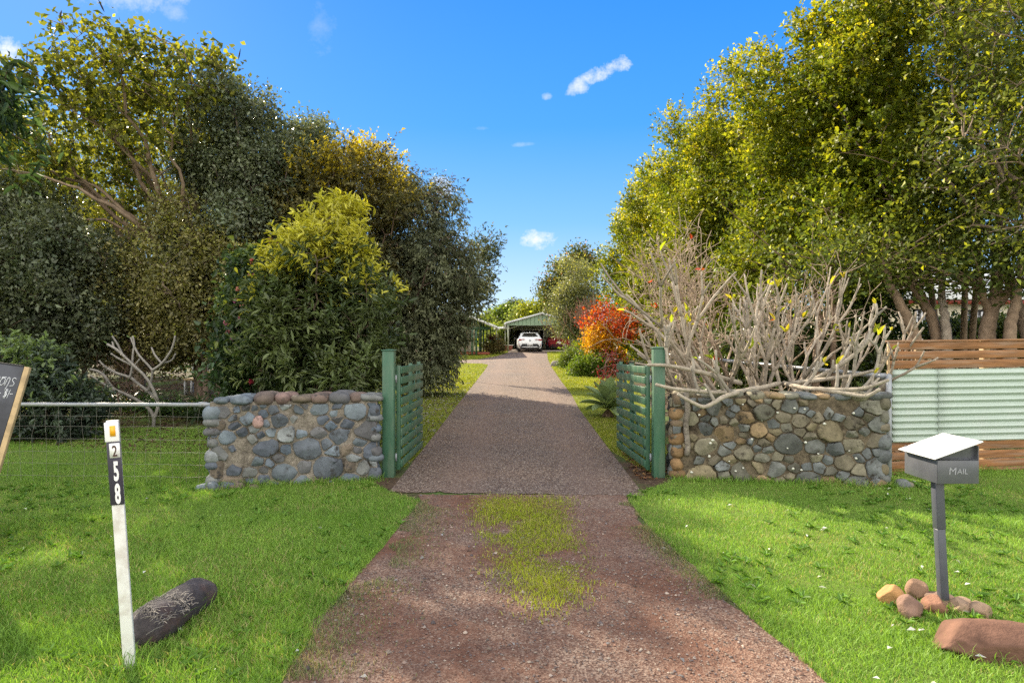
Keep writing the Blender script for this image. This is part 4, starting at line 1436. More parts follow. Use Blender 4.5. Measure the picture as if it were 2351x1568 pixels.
# ------------------------------------------------------------------ neighbour's house behind the right trees
ny = 30.0
root = thing('neighbour_house', (20, ny, float(zg(ny))), 'cream house with a red fascia, glimpsed between tree trunks over the timber fence', 'house')
nz0 = float(zg(ny))
ztop = Z_at(699, ny)
MB().box((21.5, ny + 4, (nz0 + ztop) / 2), (10, 8, ztop - nz0)).build('wall', M['cream_wall'], root)
MB().box((21.5, ny - 0.35, ztop + 0.09), (11, 0.06, 0.2)).build('fascia', M['fascia_red'], root)
MB().bar((21.5, ny - 0.45, ztop + 0.2), (21.5, ny + 4, ztop + 1.9), 11.2, 0.06, up=(0, 0, 1)).build('roof_sheet', M['roof_grey'], root)
MB().box((21.5, ny - 0.16, ztop - 0.0), (10.6, 0.35, 0.03)).build('soffit', M['cream_wall'], root)
for px0, px1, py0, py1 in ((2099, 2140, 712, 757), (2214, 2280, 714, 758), (2318, 2352, 728, 752)):
    x0, x1, z0_, z1_ = X_at(px0, ny), X_at(px1, ny), Z_at(py1, ny), Z_at(py0, ny)
    wf = MB().box(((x0 + x1) / 2, ny - 0.02, (z0_ + z1_) / 2), (x1 - x0 + .1, 0.05, z1_ - z0_ + .1)).build('window', M['dark'], root)
    MB().box(((x0 + x1) / 2, ny - 0.06, (z0_ + z1_) / 2), (x1 - x0, 0.03, z1_ - z0_)).build('pane', M['window_dark'], wf, local=False)
    b_ = MB()
    for k in range(int((x1 - x0) / .22) + 1):
        b_.box((x0 + .06 + k * .22, ny - 0.085, (z0_ + z1_) / 2), (0.09, 0.01, z1_ - z0_ - .08))
    b_.build('blind', M['blind'], wf)
# a low timber seat glimpsed under the left trees
sy = 19.0
root = thing('garden_seat', (X_at(470, sy), sy, float(zg(sy))), 'rustic dark timber garden seat in the gap under the left trees', 'seat')
gx, g0 = X_at(470, sy), float(zg(sy))
for k in range(5):
    MB().box((gx - .42 + k * .21, sy + .22, g0 + .66), (.05, .04, .62)).build('back_slat', M['bark_brown'], root)
MB().box((gx, sy, g0 + .42), (.98, .45, .05)).build('seat', M['timber_edge'], root)
MB().tube([(gx - .5, sy + .22, g0 + .9), (gx, sy + .22, g0 + 1.02), (gx + .5, sy + .22, g0 + .9)], .035, 8).build('top_rail', M['bark_brown'], root)
for a_ in (-.45, .45):
    for b_ in (-.18, .2):
        MB().box((gx + a_, sy + b_, g0 + .2), (.06, .06, .42)).build('leg', M['bark_brown'], root)
# ------------------------------------------------------------------ trees, shrubs and plants
def nrm(v):
    return v / (np.linalg.norm(v, axis=-1, keepdims=True) + 1e-9)


def add_leaves(mb, P, A, N, L, Wd, col, fold=0.3, shape='rhomb'):
    A = nrm(A)
    side = nrm(np.cross(N, A))
    N = np.cross(A, side)
    L = np.asarray(L)[:, None]
    Wd = np.asarray(Wd)[:, None]
    n = len(P)
    if shape == 'rhomb':
        mid = P + A * L * 0.45
        v = np.stack([P, mid + side * Wd * .5 + N * Wd * fold, P + A * L - N * L * 0.08, mid - side * Wd * .5 + N * Wd * fold], 1)
        q = np.arange(n)[:, None] * 4 + np.arange(4)[None]
        return mb.add(v.reshape(-1, 3), q, np.repeat(col, 4, 0))
    # two folded quads, for leaves large enough to show a midrib
    m1, m2 = P + A * L * .33, P + A * L * .70 - N * L * .05
    tip = P + A * L - N * L * .16
    v = np.stack([P, m1 + side * Wd * .5 + N * Wd * fold, m2 + side * Wd * .40 + N * Wd * fold, tip, m2 - side * Wd * .40 + N * Wd * fold, m1 - side * Wd * .5 + N * Wd * fold], 1)
    b = np.arange(n)[:, None] * 6
    q = np.concatenate([b + np.array([[0, 1, 2, 3]]), b + np.array([[0, 3, 4, 5]])])
    return mb.add(v.reshape(-1, 3), q, np.repeat(col, 6, 0))


def PB(px, py, Y, rx, ry, depth):
    c = at(px, py, Y)
    return (*c, rx * Y / FPX, depth, ry * Y / FPX)


def lobes(blobs, r, k=7, f=0.42, core=0.86):
    """break smooth masses into boughs with hollows between them"""
    out = []
    for b in blobs:
        b = np.array(b, float)
        out.append(np.concatenate([b[:3], b[3:] * core]))
        d = nrm(r.normal(size=(k, 3)))
        for q in d:
            s_ = f * r.uniform(.75, 1.25)
            out.append(np.concatenate([b[:3] + q * b[3:] * r.uniform(.72, .92), np.maximum(b[3:] * s_, .28)]))
    return out


def clump_points(blobs, n, r, shell=(0.45, 1.0), lump=0.2, minz=0.15):
    B = np.array(blobs)
    w = (B[:, 3] * B[:, 4] * B[:, 5]) ** (2 / 3)
    idx = r.choice(len(B), n * 3, p=w / w.sum())
    d = nrm(r.normal(size=(n * 3, 3)))
    rad = shell[0] + (shell[1] - shell[0]) * r.random(n * 3) ** 0.55
    rad = rad * (1 + lump * snoise(d, int(r.integers(99999)), 1.6) + lump * .6 * snoise(d, int(r.integers(99999)), 3.6))
    P = B[idx, :3] + d * B[idx, 3:] * rad[:, None]
    ins = np.zeros(len(P))
    for k in range(len(B)):
        e = np.linalg.norm((P - B[k, :3]) / B[k, 3:], axis=1)
        ins = np.maximum(ins, np.where(idx == k, 0, 1 - e))
    ok = (P[:, 2] > zg(P[:, 1]) + minz) & ((ins < 0.35) | (r.random(len(P)) < 0.3))
    P, d, rad = P[ok][:n], d[ok][:n], rad[ok][:n]
    out = nrm(d / 1.0)
    return P, out, rad


def foliage(mb, C, out, r, per, sigma, L, wr, cols, droop=0.1, newcol=None, newp=0.0, newtop=None, up=0.5, jitter=0.17, shape='rhomb', sprig=False, outw=0.6):
    n = len(C)
    cA, cB = np.array(cols[0]), np.array(cols[1])
    u = np.clip(0.5 + 0.42 * r.normal(size=n), 0, 1)
    base = cA[None] * (1 - u[:, None]) + cB[None] * u[:, None]
    base = base * np.clip(1 + 0.22 * r.normal(size=(n, 1)), 0.5, 1.6)
    k = np.repeat(np.arange(n), per)
    m = len(k)
    off = r.normal(size=(m, 3)) * np.array([1, 1, 0.8])
    if sprig:                                  # leaves ranked along shoots that point outwards
        ns = max(1, per // 9)
        sd = nrm(out[:, None] * 0.9 + r.normal(size=(n, ns, 3)) * 0.65 + np.array([0, 0, up]))
        so = r.normal(size=(n, ns, 3)) * sigma * 0.75
        si = r.integers(0, ns, m)
        tt = r.random(m)
        ax0 = sd[k, si]
        P = C[k] + so[k, si] + ax0 * (tt * sigma * 2.1)[:, None] + off * L * 0.08
        rnd = nrm(r.normal(size=(m, 3)))
        rnd = nrm(rnd - ax0 * (rnd * ax0).sum(1, keepdims=True))
        shoot = r.random((n, ns))[k, si]
        A = nrm(ax0 * (0.35 + 0.9 * tt[:, None]) + rnd * 0.85 + np.array([0, 0, -droop]))
        N = nrm(ax0 * 0.7 + np.array([0, 0, 0.5]) + r.normal(size=(m, 3)) * 0.35)
    else:
        P = C[k] + off * sigma
        A = nrm(out[k] * outw + r.normal(size=(m, 3)) * 0.8 + np.array([0, 0, -droop]))
        N = nrm(out[k] * 0.35 + np.array([0, 0, up]) + r.normal(size=(m, 3)) * 0.55)
        tt = r.random(m)
    P[:, 2] = np.maximum(P[:, 2], zg(P[:, 1]) + 0.03)
    col = base[k] * np.clip(1 + jitter * r.normal(size=(m, 1)), 0.35, 1.9)
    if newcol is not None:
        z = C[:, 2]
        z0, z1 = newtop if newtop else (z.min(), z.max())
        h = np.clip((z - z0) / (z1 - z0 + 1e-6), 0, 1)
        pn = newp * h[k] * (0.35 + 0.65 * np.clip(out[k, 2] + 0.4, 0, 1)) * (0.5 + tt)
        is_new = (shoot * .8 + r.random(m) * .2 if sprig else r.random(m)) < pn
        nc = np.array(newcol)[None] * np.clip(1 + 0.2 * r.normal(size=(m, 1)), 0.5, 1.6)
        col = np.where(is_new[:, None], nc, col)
    Ls = L * np.clip(r.lognormal(0, .3, m), .45, 1.7)
    add_leaves(mb, P, A, N, Ls, Ls * wr * r.uniform(0.8, 1.2, m), np.clip(col, 0.004, 0.9), shape=shape)


def bez(p0, p1, p2, n):
    t = np.linspace(0, 1, n)[:, None]
    return (1 - t) ** 2 * p0 + 2 * t * (1 - t) * p1 + t ** 2 * p2


def skeleton(mb, base, C, r, nlimb=12, ntwig=260, r0=0.14, trunk_h=1.5, col=(0.16, 0.11, 0.08), twig_r=0.008, stems=1, lean=(0, 0), spread=0.25, wander=0.18, limb_r=0.30):
    """tapered trunk(s), limbs and twigs reaching to the leaf clumps C"""
    base = np.array(base, float)
    nodes, nrad = [], []
    top_c = C.mean(0)
    tops = []
    for s in range(stems):
        a = s / max(1, stems) * 6.283 + 0.7
        b0 = base + np.array([math.cos(a), math.sin(a), 0]) * (0.16 if stems > 1 else 0)
        t1 = base + np.array([lean[0] + math.cos(a) * spread * (stems > 1), lean[1] + math.sin(a) * spread * (stems > 1), trunk_h * r.uniform(0.9, 1.1)])
        pts = bez(b0 - np.array([0, 0, 0.15]), b0 * 0.6 + t1 * 0.4 + np.array([r.normal() * .06, r.normal() * .06, 0]), t1, 9)
        rr = r0 * (1 if stems == 1 else 0.62)
        mb.tube(pts, np.linspace(rr * 1.15, rr * 0.8, 9), 10, True, col)
        tops.append((t1, rr * 0.8))
        for q, k in zip(pts[5:], range(4)):
            nodes.append(q)
            nrad.append(rr * 0.8)
    # limbs to spread-out targets
    T = [C[np.argmax(C[:, 2])]]
    for _ in range(nlimb - 1):
        dmin = np.min(np.linalg.norm(C[:, None] - np.array(T)[None], axis=2), axis=1)
        T.append(C[np.argmax(dmin * r.uniform(0.7, 1, len(C)))])
    for tg in T:
        t1, rr = tops[int(np.argmin([np.linalg.norm((q - tg)[:2]) + r.uniform(0, .5) for q, _ in tops]))]
        L = np.linalg.norm(tg - t1)
        ctl = t1 * 0.5 + tg * 0.5 + np.array([r.normal() * wander * L * .4, r.normal() * wander * L * .4, wander * L * 0.8])
        pts = bez(t1, ctl, t1 + (tg - t1) * 0.96, 12)
        pts[1:-1] += r.normal(size=(10, 3)) * 0.014 * L
        ra = np.linspace(rr * limb_r * 1.9, 0.012, 12)
        mb.tube(pts, ra, 7, True, col)
        nodes += list(pts[2:])
        nrad += list(ra[2:])
    nodes, nrad = np.array(nodes), np.array(nrad)
    sel = r.permutation(len(C))[:ntwig]
    for i in sel:
        c = C[i]
        dd = np.linalg.norm(nodes - c, axis=1) + 0.6 * np.maximum(0, nodes[:, 2] - c[2])
        j = int(np.argmin(dd))
        p = nodes[j]
        L = np.linalg.norm(c - p)
        if L < 0.05:
            continue
        e = c + nrm(c - p) * 0.12
        pts = bez(p, (p + c) / 2 + r.normal(size=3) * 0.14 * L + np.array([0, 0, .08 * L]), e, 6)
        mb.tube(pts, np.linspace(min(nrad[j] * .8, twig_r * 2.2 + 0.004 * L), twig_r * .45, 6), 4, False, np.array(col) * r.uniform(0.8, 1.3))
        if L > 0.5:
            nodes = np.vstack([nodes, pts[2:5]])
            nrad = np.concatenate([nrad, np.full(3, twig_r * 1.5)])


def tree(name, label, cat, base, blobs, seed, nclump, per, sigma, L, wr, cols, leaf='leaf', group=None, bark='bark_brown', barkcol=(0.15, 0.11, 0.08), shell=(0.45, 1.0), lump=0.2,
         nlimb=12, ntwig=240, r0=0.14, trunk_h=1.5, twig_r=0.008, stems=1, lean=(0, 0), spread=0.25, wander=0.18, minz=0.15, lobe=6, **kw):
    r = np.random.default_rng(seed)
    z0 = float(zg(base[1]))
    root = thing(name, (base[0], base[1], z0), label, cat, group)
    C, out, rad = clump_points(lobes(blobs, r, lobe) if lobe else blobs, nclump, r, shell, lump, minz)
    mb = MB()
    foliage(mb, C, out, r, per, sigma, L, wr, cols, **kw)
    mb.build('crown', M[leaf], root)
    tb = MB()
    skeleton(tb, (base[0], base[1], z0), C, r, nlimb, ntwig, r0, trunk_h, barkcol, twig_r, stems, lean, spread, wander)
    tb.build('trunk', M[bark], root, smooth=True)
    return root, C, out, r


LT = 'garden trees left of the driveway'
# big open tree with crooked limbs
TC = [PB(110, 250, 15.5, 130, 120, 1.9), PB(300, 165, 15.5, 160, 95, 1.9), PB(450, 180, 15.5, 95, 90, 1.7), PB(220, 330, 15.5, 200, 120, 2.0), PB(60, 400, 15.5, 120, 90, 1.8), PB(380, 290, 15.5, 120, 120, 1.8)]
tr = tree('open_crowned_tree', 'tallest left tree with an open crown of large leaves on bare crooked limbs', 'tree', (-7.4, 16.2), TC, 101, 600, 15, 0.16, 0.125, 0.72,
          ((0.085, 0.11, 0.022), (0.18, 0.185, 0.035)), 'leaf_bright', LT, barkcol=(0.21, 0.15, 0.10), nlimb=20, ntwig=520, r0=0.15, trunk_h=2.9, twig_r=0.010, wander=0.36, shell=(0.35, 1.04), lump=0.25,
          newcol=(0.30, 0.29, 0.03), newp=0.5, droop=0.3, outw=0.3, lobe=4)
r_ = np.random.default_rng(7)
pods = MB()
for k in range(34):
    c = tr[1][r_.integers(len(tr[1]))]
    if c[2] < 6.0:
        continue
    d = nrm(np.array([r_.normal() * .35, r_.normal() * .3, r_.choice([1, 1, -1])]))
    p = c + np.array([0, 0, 0.25])
    pods.tube([p, p + d * .08, p + d * .17, p + d * 0.27], [0.004, 0.017, 0.016, 0.003], 5, True, (0.03, 0.022, 0.02))
pods.build('seed_pods', M['bark_brown'], tr[0])
# pale feathery tree showing through it
tree('feathery_tree', 'pale yellow green feathery tree seen through the open crown on the left', 'tree', (-11.5, 21), [PB(110, 340, 20.5, 190, 110, 1.6), PB(330, 320, 20.5, 170, 110, 1.6), PB(150, 460, 20.5, 190, 90, 1.6), PB(420, 400, 20.5, 130, 100, 1.5)],
     102, 460, 46, 0.24, 0.15, 0.22, ((0.22, 0.24, 0.03), (0.36, 0.34, 0.05)), 'leaf_bright', LT, r0=0.16, trunk_h=2.5, barkcol=(0.17, 0.13, 0.09), ntwig=160, droop=0.6)
# grey green dense tree
tree('grey_green_tree', 'dense grey green tree between the open crown and the golden topped tree', 'tree', (-6.3, 17.2),
     [PB(500, 330, 17, 100, 150, 1.7), PB(590, 340, 17, 85, 120, 1.5), PB(535, 500, 17, 140, 140, 1.9), PB(665, 340, 17, 50, 80, 1.2), PB(620, 480, 17, 100, 130, 1.6), PB(705, 320, 17.6, 32, 50, .9)],
     103, 1000, 72, 0.17, 0.085, 0.5, ((0.105, 0.135, 0.078), (0.20, 0.225, 0.135)), 'leaf_glossy', LT, r0=0.17, trunk_h=1.6, stems=3, barkcol=(0.14, 0.10, 0.085), ntwig=300)
# brown green twiggy understorey trees
tree('twiggy_tree', 'brown green twiggy tree behind the small bare frangipani', 'tree', (-7.0, 15.6),
     [PB(420, 600, 15.4, 150, 130, 1.6), PB(300, 700, 15.4, 120, 110, 1.4), PB(480, 730, 15.4, 100, 100, 1.4), PB(400, 760, 15.8, 110, 90, 1.2)],
     104, 980, 70, 0.17, 0.072, 0.52, ((0.135, 0.140, 0.050), (0.26, 0.235, 0.085)), 'leaf_glossy', LT, r0=0.10, trunk_h=1.1, stems=3, barkcol=(0.20, 0.145, 0.11), ntwig=430, twig_r=0.006, newcol=(0.27, 0.28, 0.05), newp=.3)
# dark glossy shrubs at the left edge
tree('dark_evergreen_tree', 'dark glossy evergreen at the left edge behind the chalkboard', 'tree', (-9.6, 14.8),
     [PB(60, 590, 14.6, 120, 140, 1.6), PB(170, 640, 14.6, 120, 140, 1.5), PB(40, 760, 14.4, 110, 110, 1.3), PB(170, 770, 14.8, 100, 90, 1.2), PB(-60, 640, 14.5, 110, 170, 1.5)],
     105, 900, 74, 0.18, 0.085, 0.55, ((0.08, 0.105, 0.062), (0.17, 0.19, 0.11)), 'leaf_glossy', LT, r0=0.11, trunk_h=1.0, stems=2, ntwig=260)
# filler thicket far behind the left trees
tree('thicket_tree', 'dark bushy tree far behind the twiggy trees on the left', 'tree', (-15.5, 27), [PB(60, 560, 26, 180, 150, 2), PB(330, 600, 26, 170, 140, 2), PB(180, 700, 26, 240, 110, 2), PB(480, 690, 26, 140, 110, 2), PB(300, 780, 25, 260, 60, 1.5)],
     106, 1000, 55, 0.30, 0.14, 0.55, ((0.065, 0.09, 0.035), (0.15, 0.17, 0.05)), 'leaf', LT, r0=0.2, trunk_h=1.4, stems=3, ntwig=120)
# golden topped tree
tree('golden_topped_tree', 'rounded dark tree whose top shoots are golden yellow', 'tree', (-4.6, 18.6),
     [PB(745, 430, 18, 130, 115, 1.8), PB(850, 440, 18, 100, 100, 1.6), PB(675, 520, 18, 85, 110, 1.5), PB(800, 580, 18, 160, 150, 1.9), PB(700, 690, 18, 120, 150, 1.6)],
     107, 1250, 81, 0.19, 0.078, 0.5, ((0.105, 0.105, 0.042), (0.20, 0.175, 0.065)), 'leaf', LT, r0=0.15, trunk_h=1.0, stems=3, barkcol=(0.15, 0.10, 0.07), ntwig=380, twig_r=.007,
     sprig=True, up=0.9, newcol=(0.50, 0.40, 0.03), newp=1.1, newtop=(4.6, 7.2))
# dark weeping tree
tree('weeping_tree', 'dark fine leaved tree with hanging branches beside the driveway', 'tree', (-2.9, 19.4),
     [PB(950, 520, 19, 90, 120, 1.7), PB(905, 680, 19, 130, 170, 1.9), PB(992, 670, 19, 76, 135, 1.6), PB(962, 790, 18.6, 85, 80, 1.3), PB(930, 820, 18.6, 90, 70, 1.2), PB(1064, 630, 19, 30, 60, .8), PB(1045, 715, 19, 32, 55, .8)],
     108, 1500, 81, 0.17, 0.085, 0.36, ((0.095, 0.112, 0.062), (0.18, 0.195, 0.105)), 'leaf_dull', LT, r0=0.16, trunk_h=1.0, stems=3, barkcol=(0.12, 0.08, 0.065), ntwig=420, twig_r=.007, droop=0.75, lump=0.10, sprig=True, up=-.55, lobe=7, newcol=(0.14, .10, .07), newp=.25)
# wispy end of it towards the sky
tree('wispy_tree', 'small wispy tree sticking out beside the weeping tree against the sky', 'tree', (X_at(1050, 24), 24), [PB(1098, 625, 24, 34, 62, .9), PB(1085, 655, 24, 28, 36, .8), PB(1112, 570, 24, 22, 30, .5)],
     109, 200, 27, 0.20, 0.10, 0.42, ((0.055, 0.072, 0.045), (0.09, 0.11, 0.06)), 'leaf', LT, r0=0.03, trunk_h=1.8, ntwig=150, twig_r=0.006, shell=(.3, 1.1), lump=.3, sprig=True, up=.3, lobe=0)

# bright shrub with long leaves and the camellia by the left wall
YS = 10.5
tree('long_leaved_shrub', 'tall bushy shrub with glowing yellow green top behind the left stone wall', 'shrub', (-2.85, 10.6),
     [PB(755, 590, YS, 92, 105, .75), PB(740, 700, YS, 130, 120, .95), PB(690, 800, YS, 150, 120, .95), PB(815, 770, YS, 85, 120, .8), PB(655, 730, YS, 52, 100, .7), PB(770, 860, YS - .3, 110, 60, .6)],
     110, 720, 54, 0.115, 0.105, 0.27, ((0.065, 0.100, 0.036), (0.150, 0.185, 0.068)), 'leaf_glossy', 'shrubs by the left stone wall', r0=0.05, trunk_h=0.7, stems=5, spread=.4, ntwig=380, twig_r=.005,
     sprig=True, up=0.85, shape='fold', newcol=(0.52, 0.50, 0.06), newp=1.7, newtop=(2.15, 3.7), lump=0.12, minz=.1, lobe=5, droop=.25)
YC = 11.3
cam_t = tree('camellia_shrub', 'glossy dark shrub with pink flowers, left of the yellow topped shrub', 'shrub', (-4.05, 11.4),
             [PB(585, 740, YC, 66, 130, .7), PB(600, 640, YC, 45, 70, .5), PB(560, 830, YC, 60, 75, .6), PB(620, 850, YC, 70, 60, .6)],
             111, 330, 46, 0.12, 0.092, 0.5, ((0.042, 0.080, 0.034), (0.09, 0.14, 0.055)), 'leaf_glossy', 'shrubs by the left stone wall', r0=0.05, trunk_h=0.6, stems=3, ntwig=200, twig_r=.005, shape='fold', newcol=(.2, .25, .05), newp=.3)


def blossom(p, rad, col, r, parent):
    mb = MB()
    n = 14
    a = r.uniform(0, 6.28, n)
    e = r.uniform(0.1, 1.1, n)
    fwd_ = nrm(np.array([r.normal() * .5 - .2, -1.0, r.uniform(0, .5)]))
    ux = nrm(np.cross(fwd_, (0, 0, 1)))
    uy = np.cross(ux, fwd_)
    A = (np.cos(a) * np.cos(e))[:, None] * ux + (np.sin(a) * np.cos(e))[:, None] * uy + np.sin(e)[:, None] * fwd_
    P = np.tile(p, (n, 1))
    N = fwd_[None] + r.normal(size=(n, 3)) * .1
    add_leaves(mb, P, A, N, np.full(n, rad) * r.uniform(.8, 1.1, n), np.full(n, rad * .95), np.clip(np.array(col)[None] * r.uniform(.7, 1.25, (n, 1)), 0, .9), shape='fold')
    return mb.build('flower', M['petal'], parent)


rb = np.random.default_rng(3)
for (px, py, colr) in ((622, 552, (.35, .06, .12)), (640, 562, (.4, .1, .2)), (580, 600, (.55, .16, .13)), (577, 632, (.5, .2, .25)), (562, 656, (.55, .2, .2)), (548, 665, (.6, .28, .2)), (540, 690, (.45, .12, .25)), (567, 672, (.35, .08, .15)),
                       (553, 731, (.5, .2, .22)), (557, 700, (.55, .25, .2)), (535, 776, (.45, .13, .33)), (524, 765, (.5, .2, .2)), (548, 806, (.48, .13, .36)), (590, 793, (.36, .1, .3)), (578, 915 - 40, (.3, .03, .05)), (520, 740, (.5, .2, .25))):
    blossom(at(px, py, YC - .80), 0.055, colr, rb, cam_t[0])

# gardenia like bush behind the wire fence
tree('gardenia_bush', 'low dark glossy bush behind the wire fence next to the chalkboard', 'shrub', (-7.55, 11.7),
     [PB(110, 925, 11.5, 95, 75, .7), PB(160, 930, 11.5, 60, 60, .6), PB(60, 960, 11.4, 70, 60, .6), PB(100, 865, 11.5, 50, 35, .5), PB(15, 880, 11.6, 70, 80, .7)],
     112, 330, 42, 0.10, 0.085, 0.42, ((0.048, 0.075, 0.052), (0.09, 0.125, 0.085)), 'leaf_glossy', None, r0=0.03, trunk_h=0.35, stems=5, spread=.3, ntwig=160, twig_r=.004, sprig=True, up=.8, shape='fold', newcol=(.20, .28, .10), newp=.6, minz=.05)
# twiggy brown shrub in the shade
tree('bare_twig_shrub', 'brown nearly leafless twiggy shrub in the shade behind the wire fence', 'shrub', (X_at(300, 15), 15.0), [PB(300, 820, 15, 75, 55, .6), PB(260, 860, 15, 60, 35, .5)], 113, 130, 16, .16, .05, .5, ((.09, .07, .035), (.14, .10, .05)), 'leaf', None,
     r0=.03, trunk_h=.4, stems=4, ntwig=130, twig_r=.006, barkcol=(.17, .11, .09))


# ---- thick forked frangipani branches
def fork_tree(mb, tips, p, d, rad, L, level, r, upb=0.35, fork=(2, 3), angle=0.62, shrink=0.80, lshrink=0.86, col=(0.3, 0.27, 0.23)):
    n = 5
    pts = [p]
    dd = d.copy()
    for k in range(n):
        dd = nrm(dd + np.array([0, 0, upb * 0.16]) + r.normal(size=3) * 0.06)
        pts.append(pts[-1] + dd * L / n)
    pts = np.array(pts)
    rr = rad * np.array([1.10, 0.97, 0.91, 0.90, 0.94, 1.0]) * (1 if level else np.array([1, 1, .95, .9, .82, .7]))
    mb.tube(pts, rr * np.linspace(1.0, 0.93, 6), 8, True, np.array(col) * r.uniform(0.8, 1.25))
    if level == 0:
        tips.append((pts[-1], dd, rad))
        return
    m = r.integers(fork[0], fork[1] + 1)
    ref = nrm(np.cross(dd, r.normal(size=3)))
    ref2 = np.cross(dd, ref)
    ph = r.uniform(0, 6.28)
    for k in range(m):
        a = ph + k * 6.283 / m + r.normal() * 0.25
        ang = angle * r.uniform(0.65, 1.2)
        nd_ = nrm(dd * math.cos(ang) + (ref * math.cos(a) + ref2 * math.sin(a)) * math.sin(ang) + np.array([0, 0, upb * 0.35]))
        lev = level - 1 if r.random() < 0.86 else max(0, level - 2)
        fork_tree(mb, tips, pts[-1] - dd * rad * 0.4, nd_, rad * shrink, L * lshrink * r.uniform(0.75, 1.15), lev, r, upb, fork, angle, shrink, lshrink, col)


def tip_leaves(mb, tips, r, prob, L, cols, nmax=3):
    P, A, Cc = [], [], []
    for (p, d, rad) in tips:
        if r.random() < prob:
            for k in range(r.integers(1, nmax + 1)):
                P.append(p)
                A.append(nrm(d + r.normal(size=3) * 0.5 + np.array([0, 0, .2])))
                Cc.append(np.array(cols[r.integers(len(cols))]) * r.uniform(.8, 1.2))
    if not P:
        return
    P, A = np.array(P), np.array(A)
    n = len(P)
    Ls = L * r.uniform(0.5, 1.25, n)
    add_leaves(mb, P, A, nrm(r.normal(size=(n, 3)) + np.array([0, -.5, .6])), Ls, Ls * .34, np.array(Cc), shape='fold')


rf = np.random.default_rng(44)
root = thing('frangipani_tree', (3.35, 9.35, float(zg(9.35))), 'large bare frangipani of thick grey forking branches leaning over the right stone wall', 'tree')
fb, tips = MB(), []
for k in range(13):
    e = (k + .5) / 13 * 2 - 1                       # fan from left to right
    x = 3.55 + 0.50 * e + rf.normal() * .06
    y = 9.42 + rf.normal() * .16
    d = nrm(np.array([math.sin(e * 1.05) * .92, rf.normal() * .22 - .04, math.cos(e * 1.22) + .10]))
    fork_tree(fb, tips, np.array([x, y, 0.12]), d, rf.uniform(.032, .040), rf.uniform(0.60, 0.90), 4, rf, 0.20, (2, 2) if k % 3 else (2, 3), 0.36, 0.80, 0.80, (0.31, 0.262, 0.205))
# low branches resting on the wall and hanging over it
for path, up_at in (([(1790, 880, 9.0), (1740, 893, 8.5), (1660, 903, 8.15), (1590, 897, 8.05), (1545, 893, 7.98), (1506, 883, 7.95)], (2, 3)),
                    ([(1740, 890, 8.6), (1665, 908, 7.95), (1640, 924, 7.85), (1616, 937, 7.80), (1585, 922, 7.78), (1556, 905, 7.8)], (1, 2)),
                    ([(1800, 880, 9.0), (1850, 893, 8.3), (1930, 895, 8.0), (1985, 893, 7.8), (2040, 872, 7.7)], (1, 2, 3)),
                    ([(1880, 893, 8.2), (1940, 903, 7.95), (1990, 912, 7.75), (2020, 893, 7.7)], (1, 2)),
                    ([(1820, 880, 8.9), (1900, 870, 8.6), (1960, 862, 8.3), (2010, 850, 8.1)], (1, 2, 3)),
                    ([(1700, 880, 8.9), (1640, 862, 8.6), (1590, 850, 8.4), (1530, 838, 8.3), (1488, 838, 8.2)], (1, 2, 3)),
                    ([(1850, 880, 8.8), (1930, 840, 8.6), (1990, 790, 8.5), (2005, 765, 8.5)], (1, 2))):
    pts = np.array([at(*q) for q in path])
    tt = np.linspace(0, len(pts) - 1, 4 * len(pts))
    sm = np.stack([np.interp(tt, np.arange(len(pts)), pts[:, c_]) for c_ in range(3)], 1)
    for _ in range(3):
        sm[1:-1] = (sm[:-2] + 2 * sm[1:-1] + sm[2:]) / 4
    fb.tube(sm, np.linspace(0.033, 0.018, len(sm)) * (1 + .07 * np.sin(np.arange(len(sm)) * 2.3)), 8, True, (0.34, 0.295, 0.23))
    tips.append((sm[-1], nrm(sm[-1] - sm[-2]), .02))
    for u in up_at:
        p = sm[int(u / (len(pts) - 1) * (len(sm) - 1))]
        d = nrm(np.array([(0.5 if pts[-1][0] > pts[0][0] else -.5) + rf.normal() * .2, rf.normal() * .15, 0.9]))
        fork_tree(fb, tips, p, d, 0.022, rf.uniform(.16, .34), int(rf.integers(0, 3)), rf, .3, (2, 2), .5, .88, .85, (0.30, 0.265, 0.215))
fb.build('branches', M['bark_grey'], root, smooth=True)
lv_ = MB()
tip_leaves(lv_, tips, rf, 0.20, 0.13, [(0.42, 0.42, 0.03), (0.30, 0.36, 0.03), (0.5, 0.42, 0.04)])
lv_.build('leaves', M['leaf_bright'], root)
FR_TIPS = len(tips)

# small frangipani behind the wire fence (branch paths, all about one distance)
root = thing('small_frangipani', (*gp(352, 980), 0.05), 'small bare frangipani with pale dotted branches behind the wire fence', 'tree')
fb, tips = MB(), []
FRP = [([(352, 980), (354, 960), (345, 940), (318, 920), (290, 905), (262, 895), (250, 880), (240, 862), (225, 852), (207, 848)], .034),
       ([(354, 960), (362, 940), (362, 918), (340, 898), (318, 882), (300, 866), (270, 858), (245, 845)], .032), ([(362, 918), (345, 880), (330, 860), (306, 838), (282, 815), (268, 802), (246, 790)], .028),
       ([(340, 898), (348, 870), (350, 850), (357, 845)], .026), ([(350, 850), (340, 838), (318, 815), (308, 795), (300, 775)], .023), ([(350, 850), (372, 835), (392, 808), (400, 785), (402, 772)], .024),
       ([(372, 835), (395, 828), (403, 812)], .02), ([(372, 835), (355, 815), (348, 798)], .02), ([(330, 860), (302, 838), (270, 822), (255, 812)], .022), ([(282, 815), (270, 790), (258, 772)], .02), ([(282, 815), (262, 800), (258, 785)], .02),
       ([(262, 895), (235, 880), (208, 862)], .021), ([(262, 895), (240, 905), (209, 900)], .02), ([(298, 868), (303, 845), (305, 810), (309, 790), (305, 772)], .02), ([(305, 845), (320, 825)], .018), ([(245, 845), (234, 835), (228, 828)], .018)]
Yf = gp(352, 980)[1]
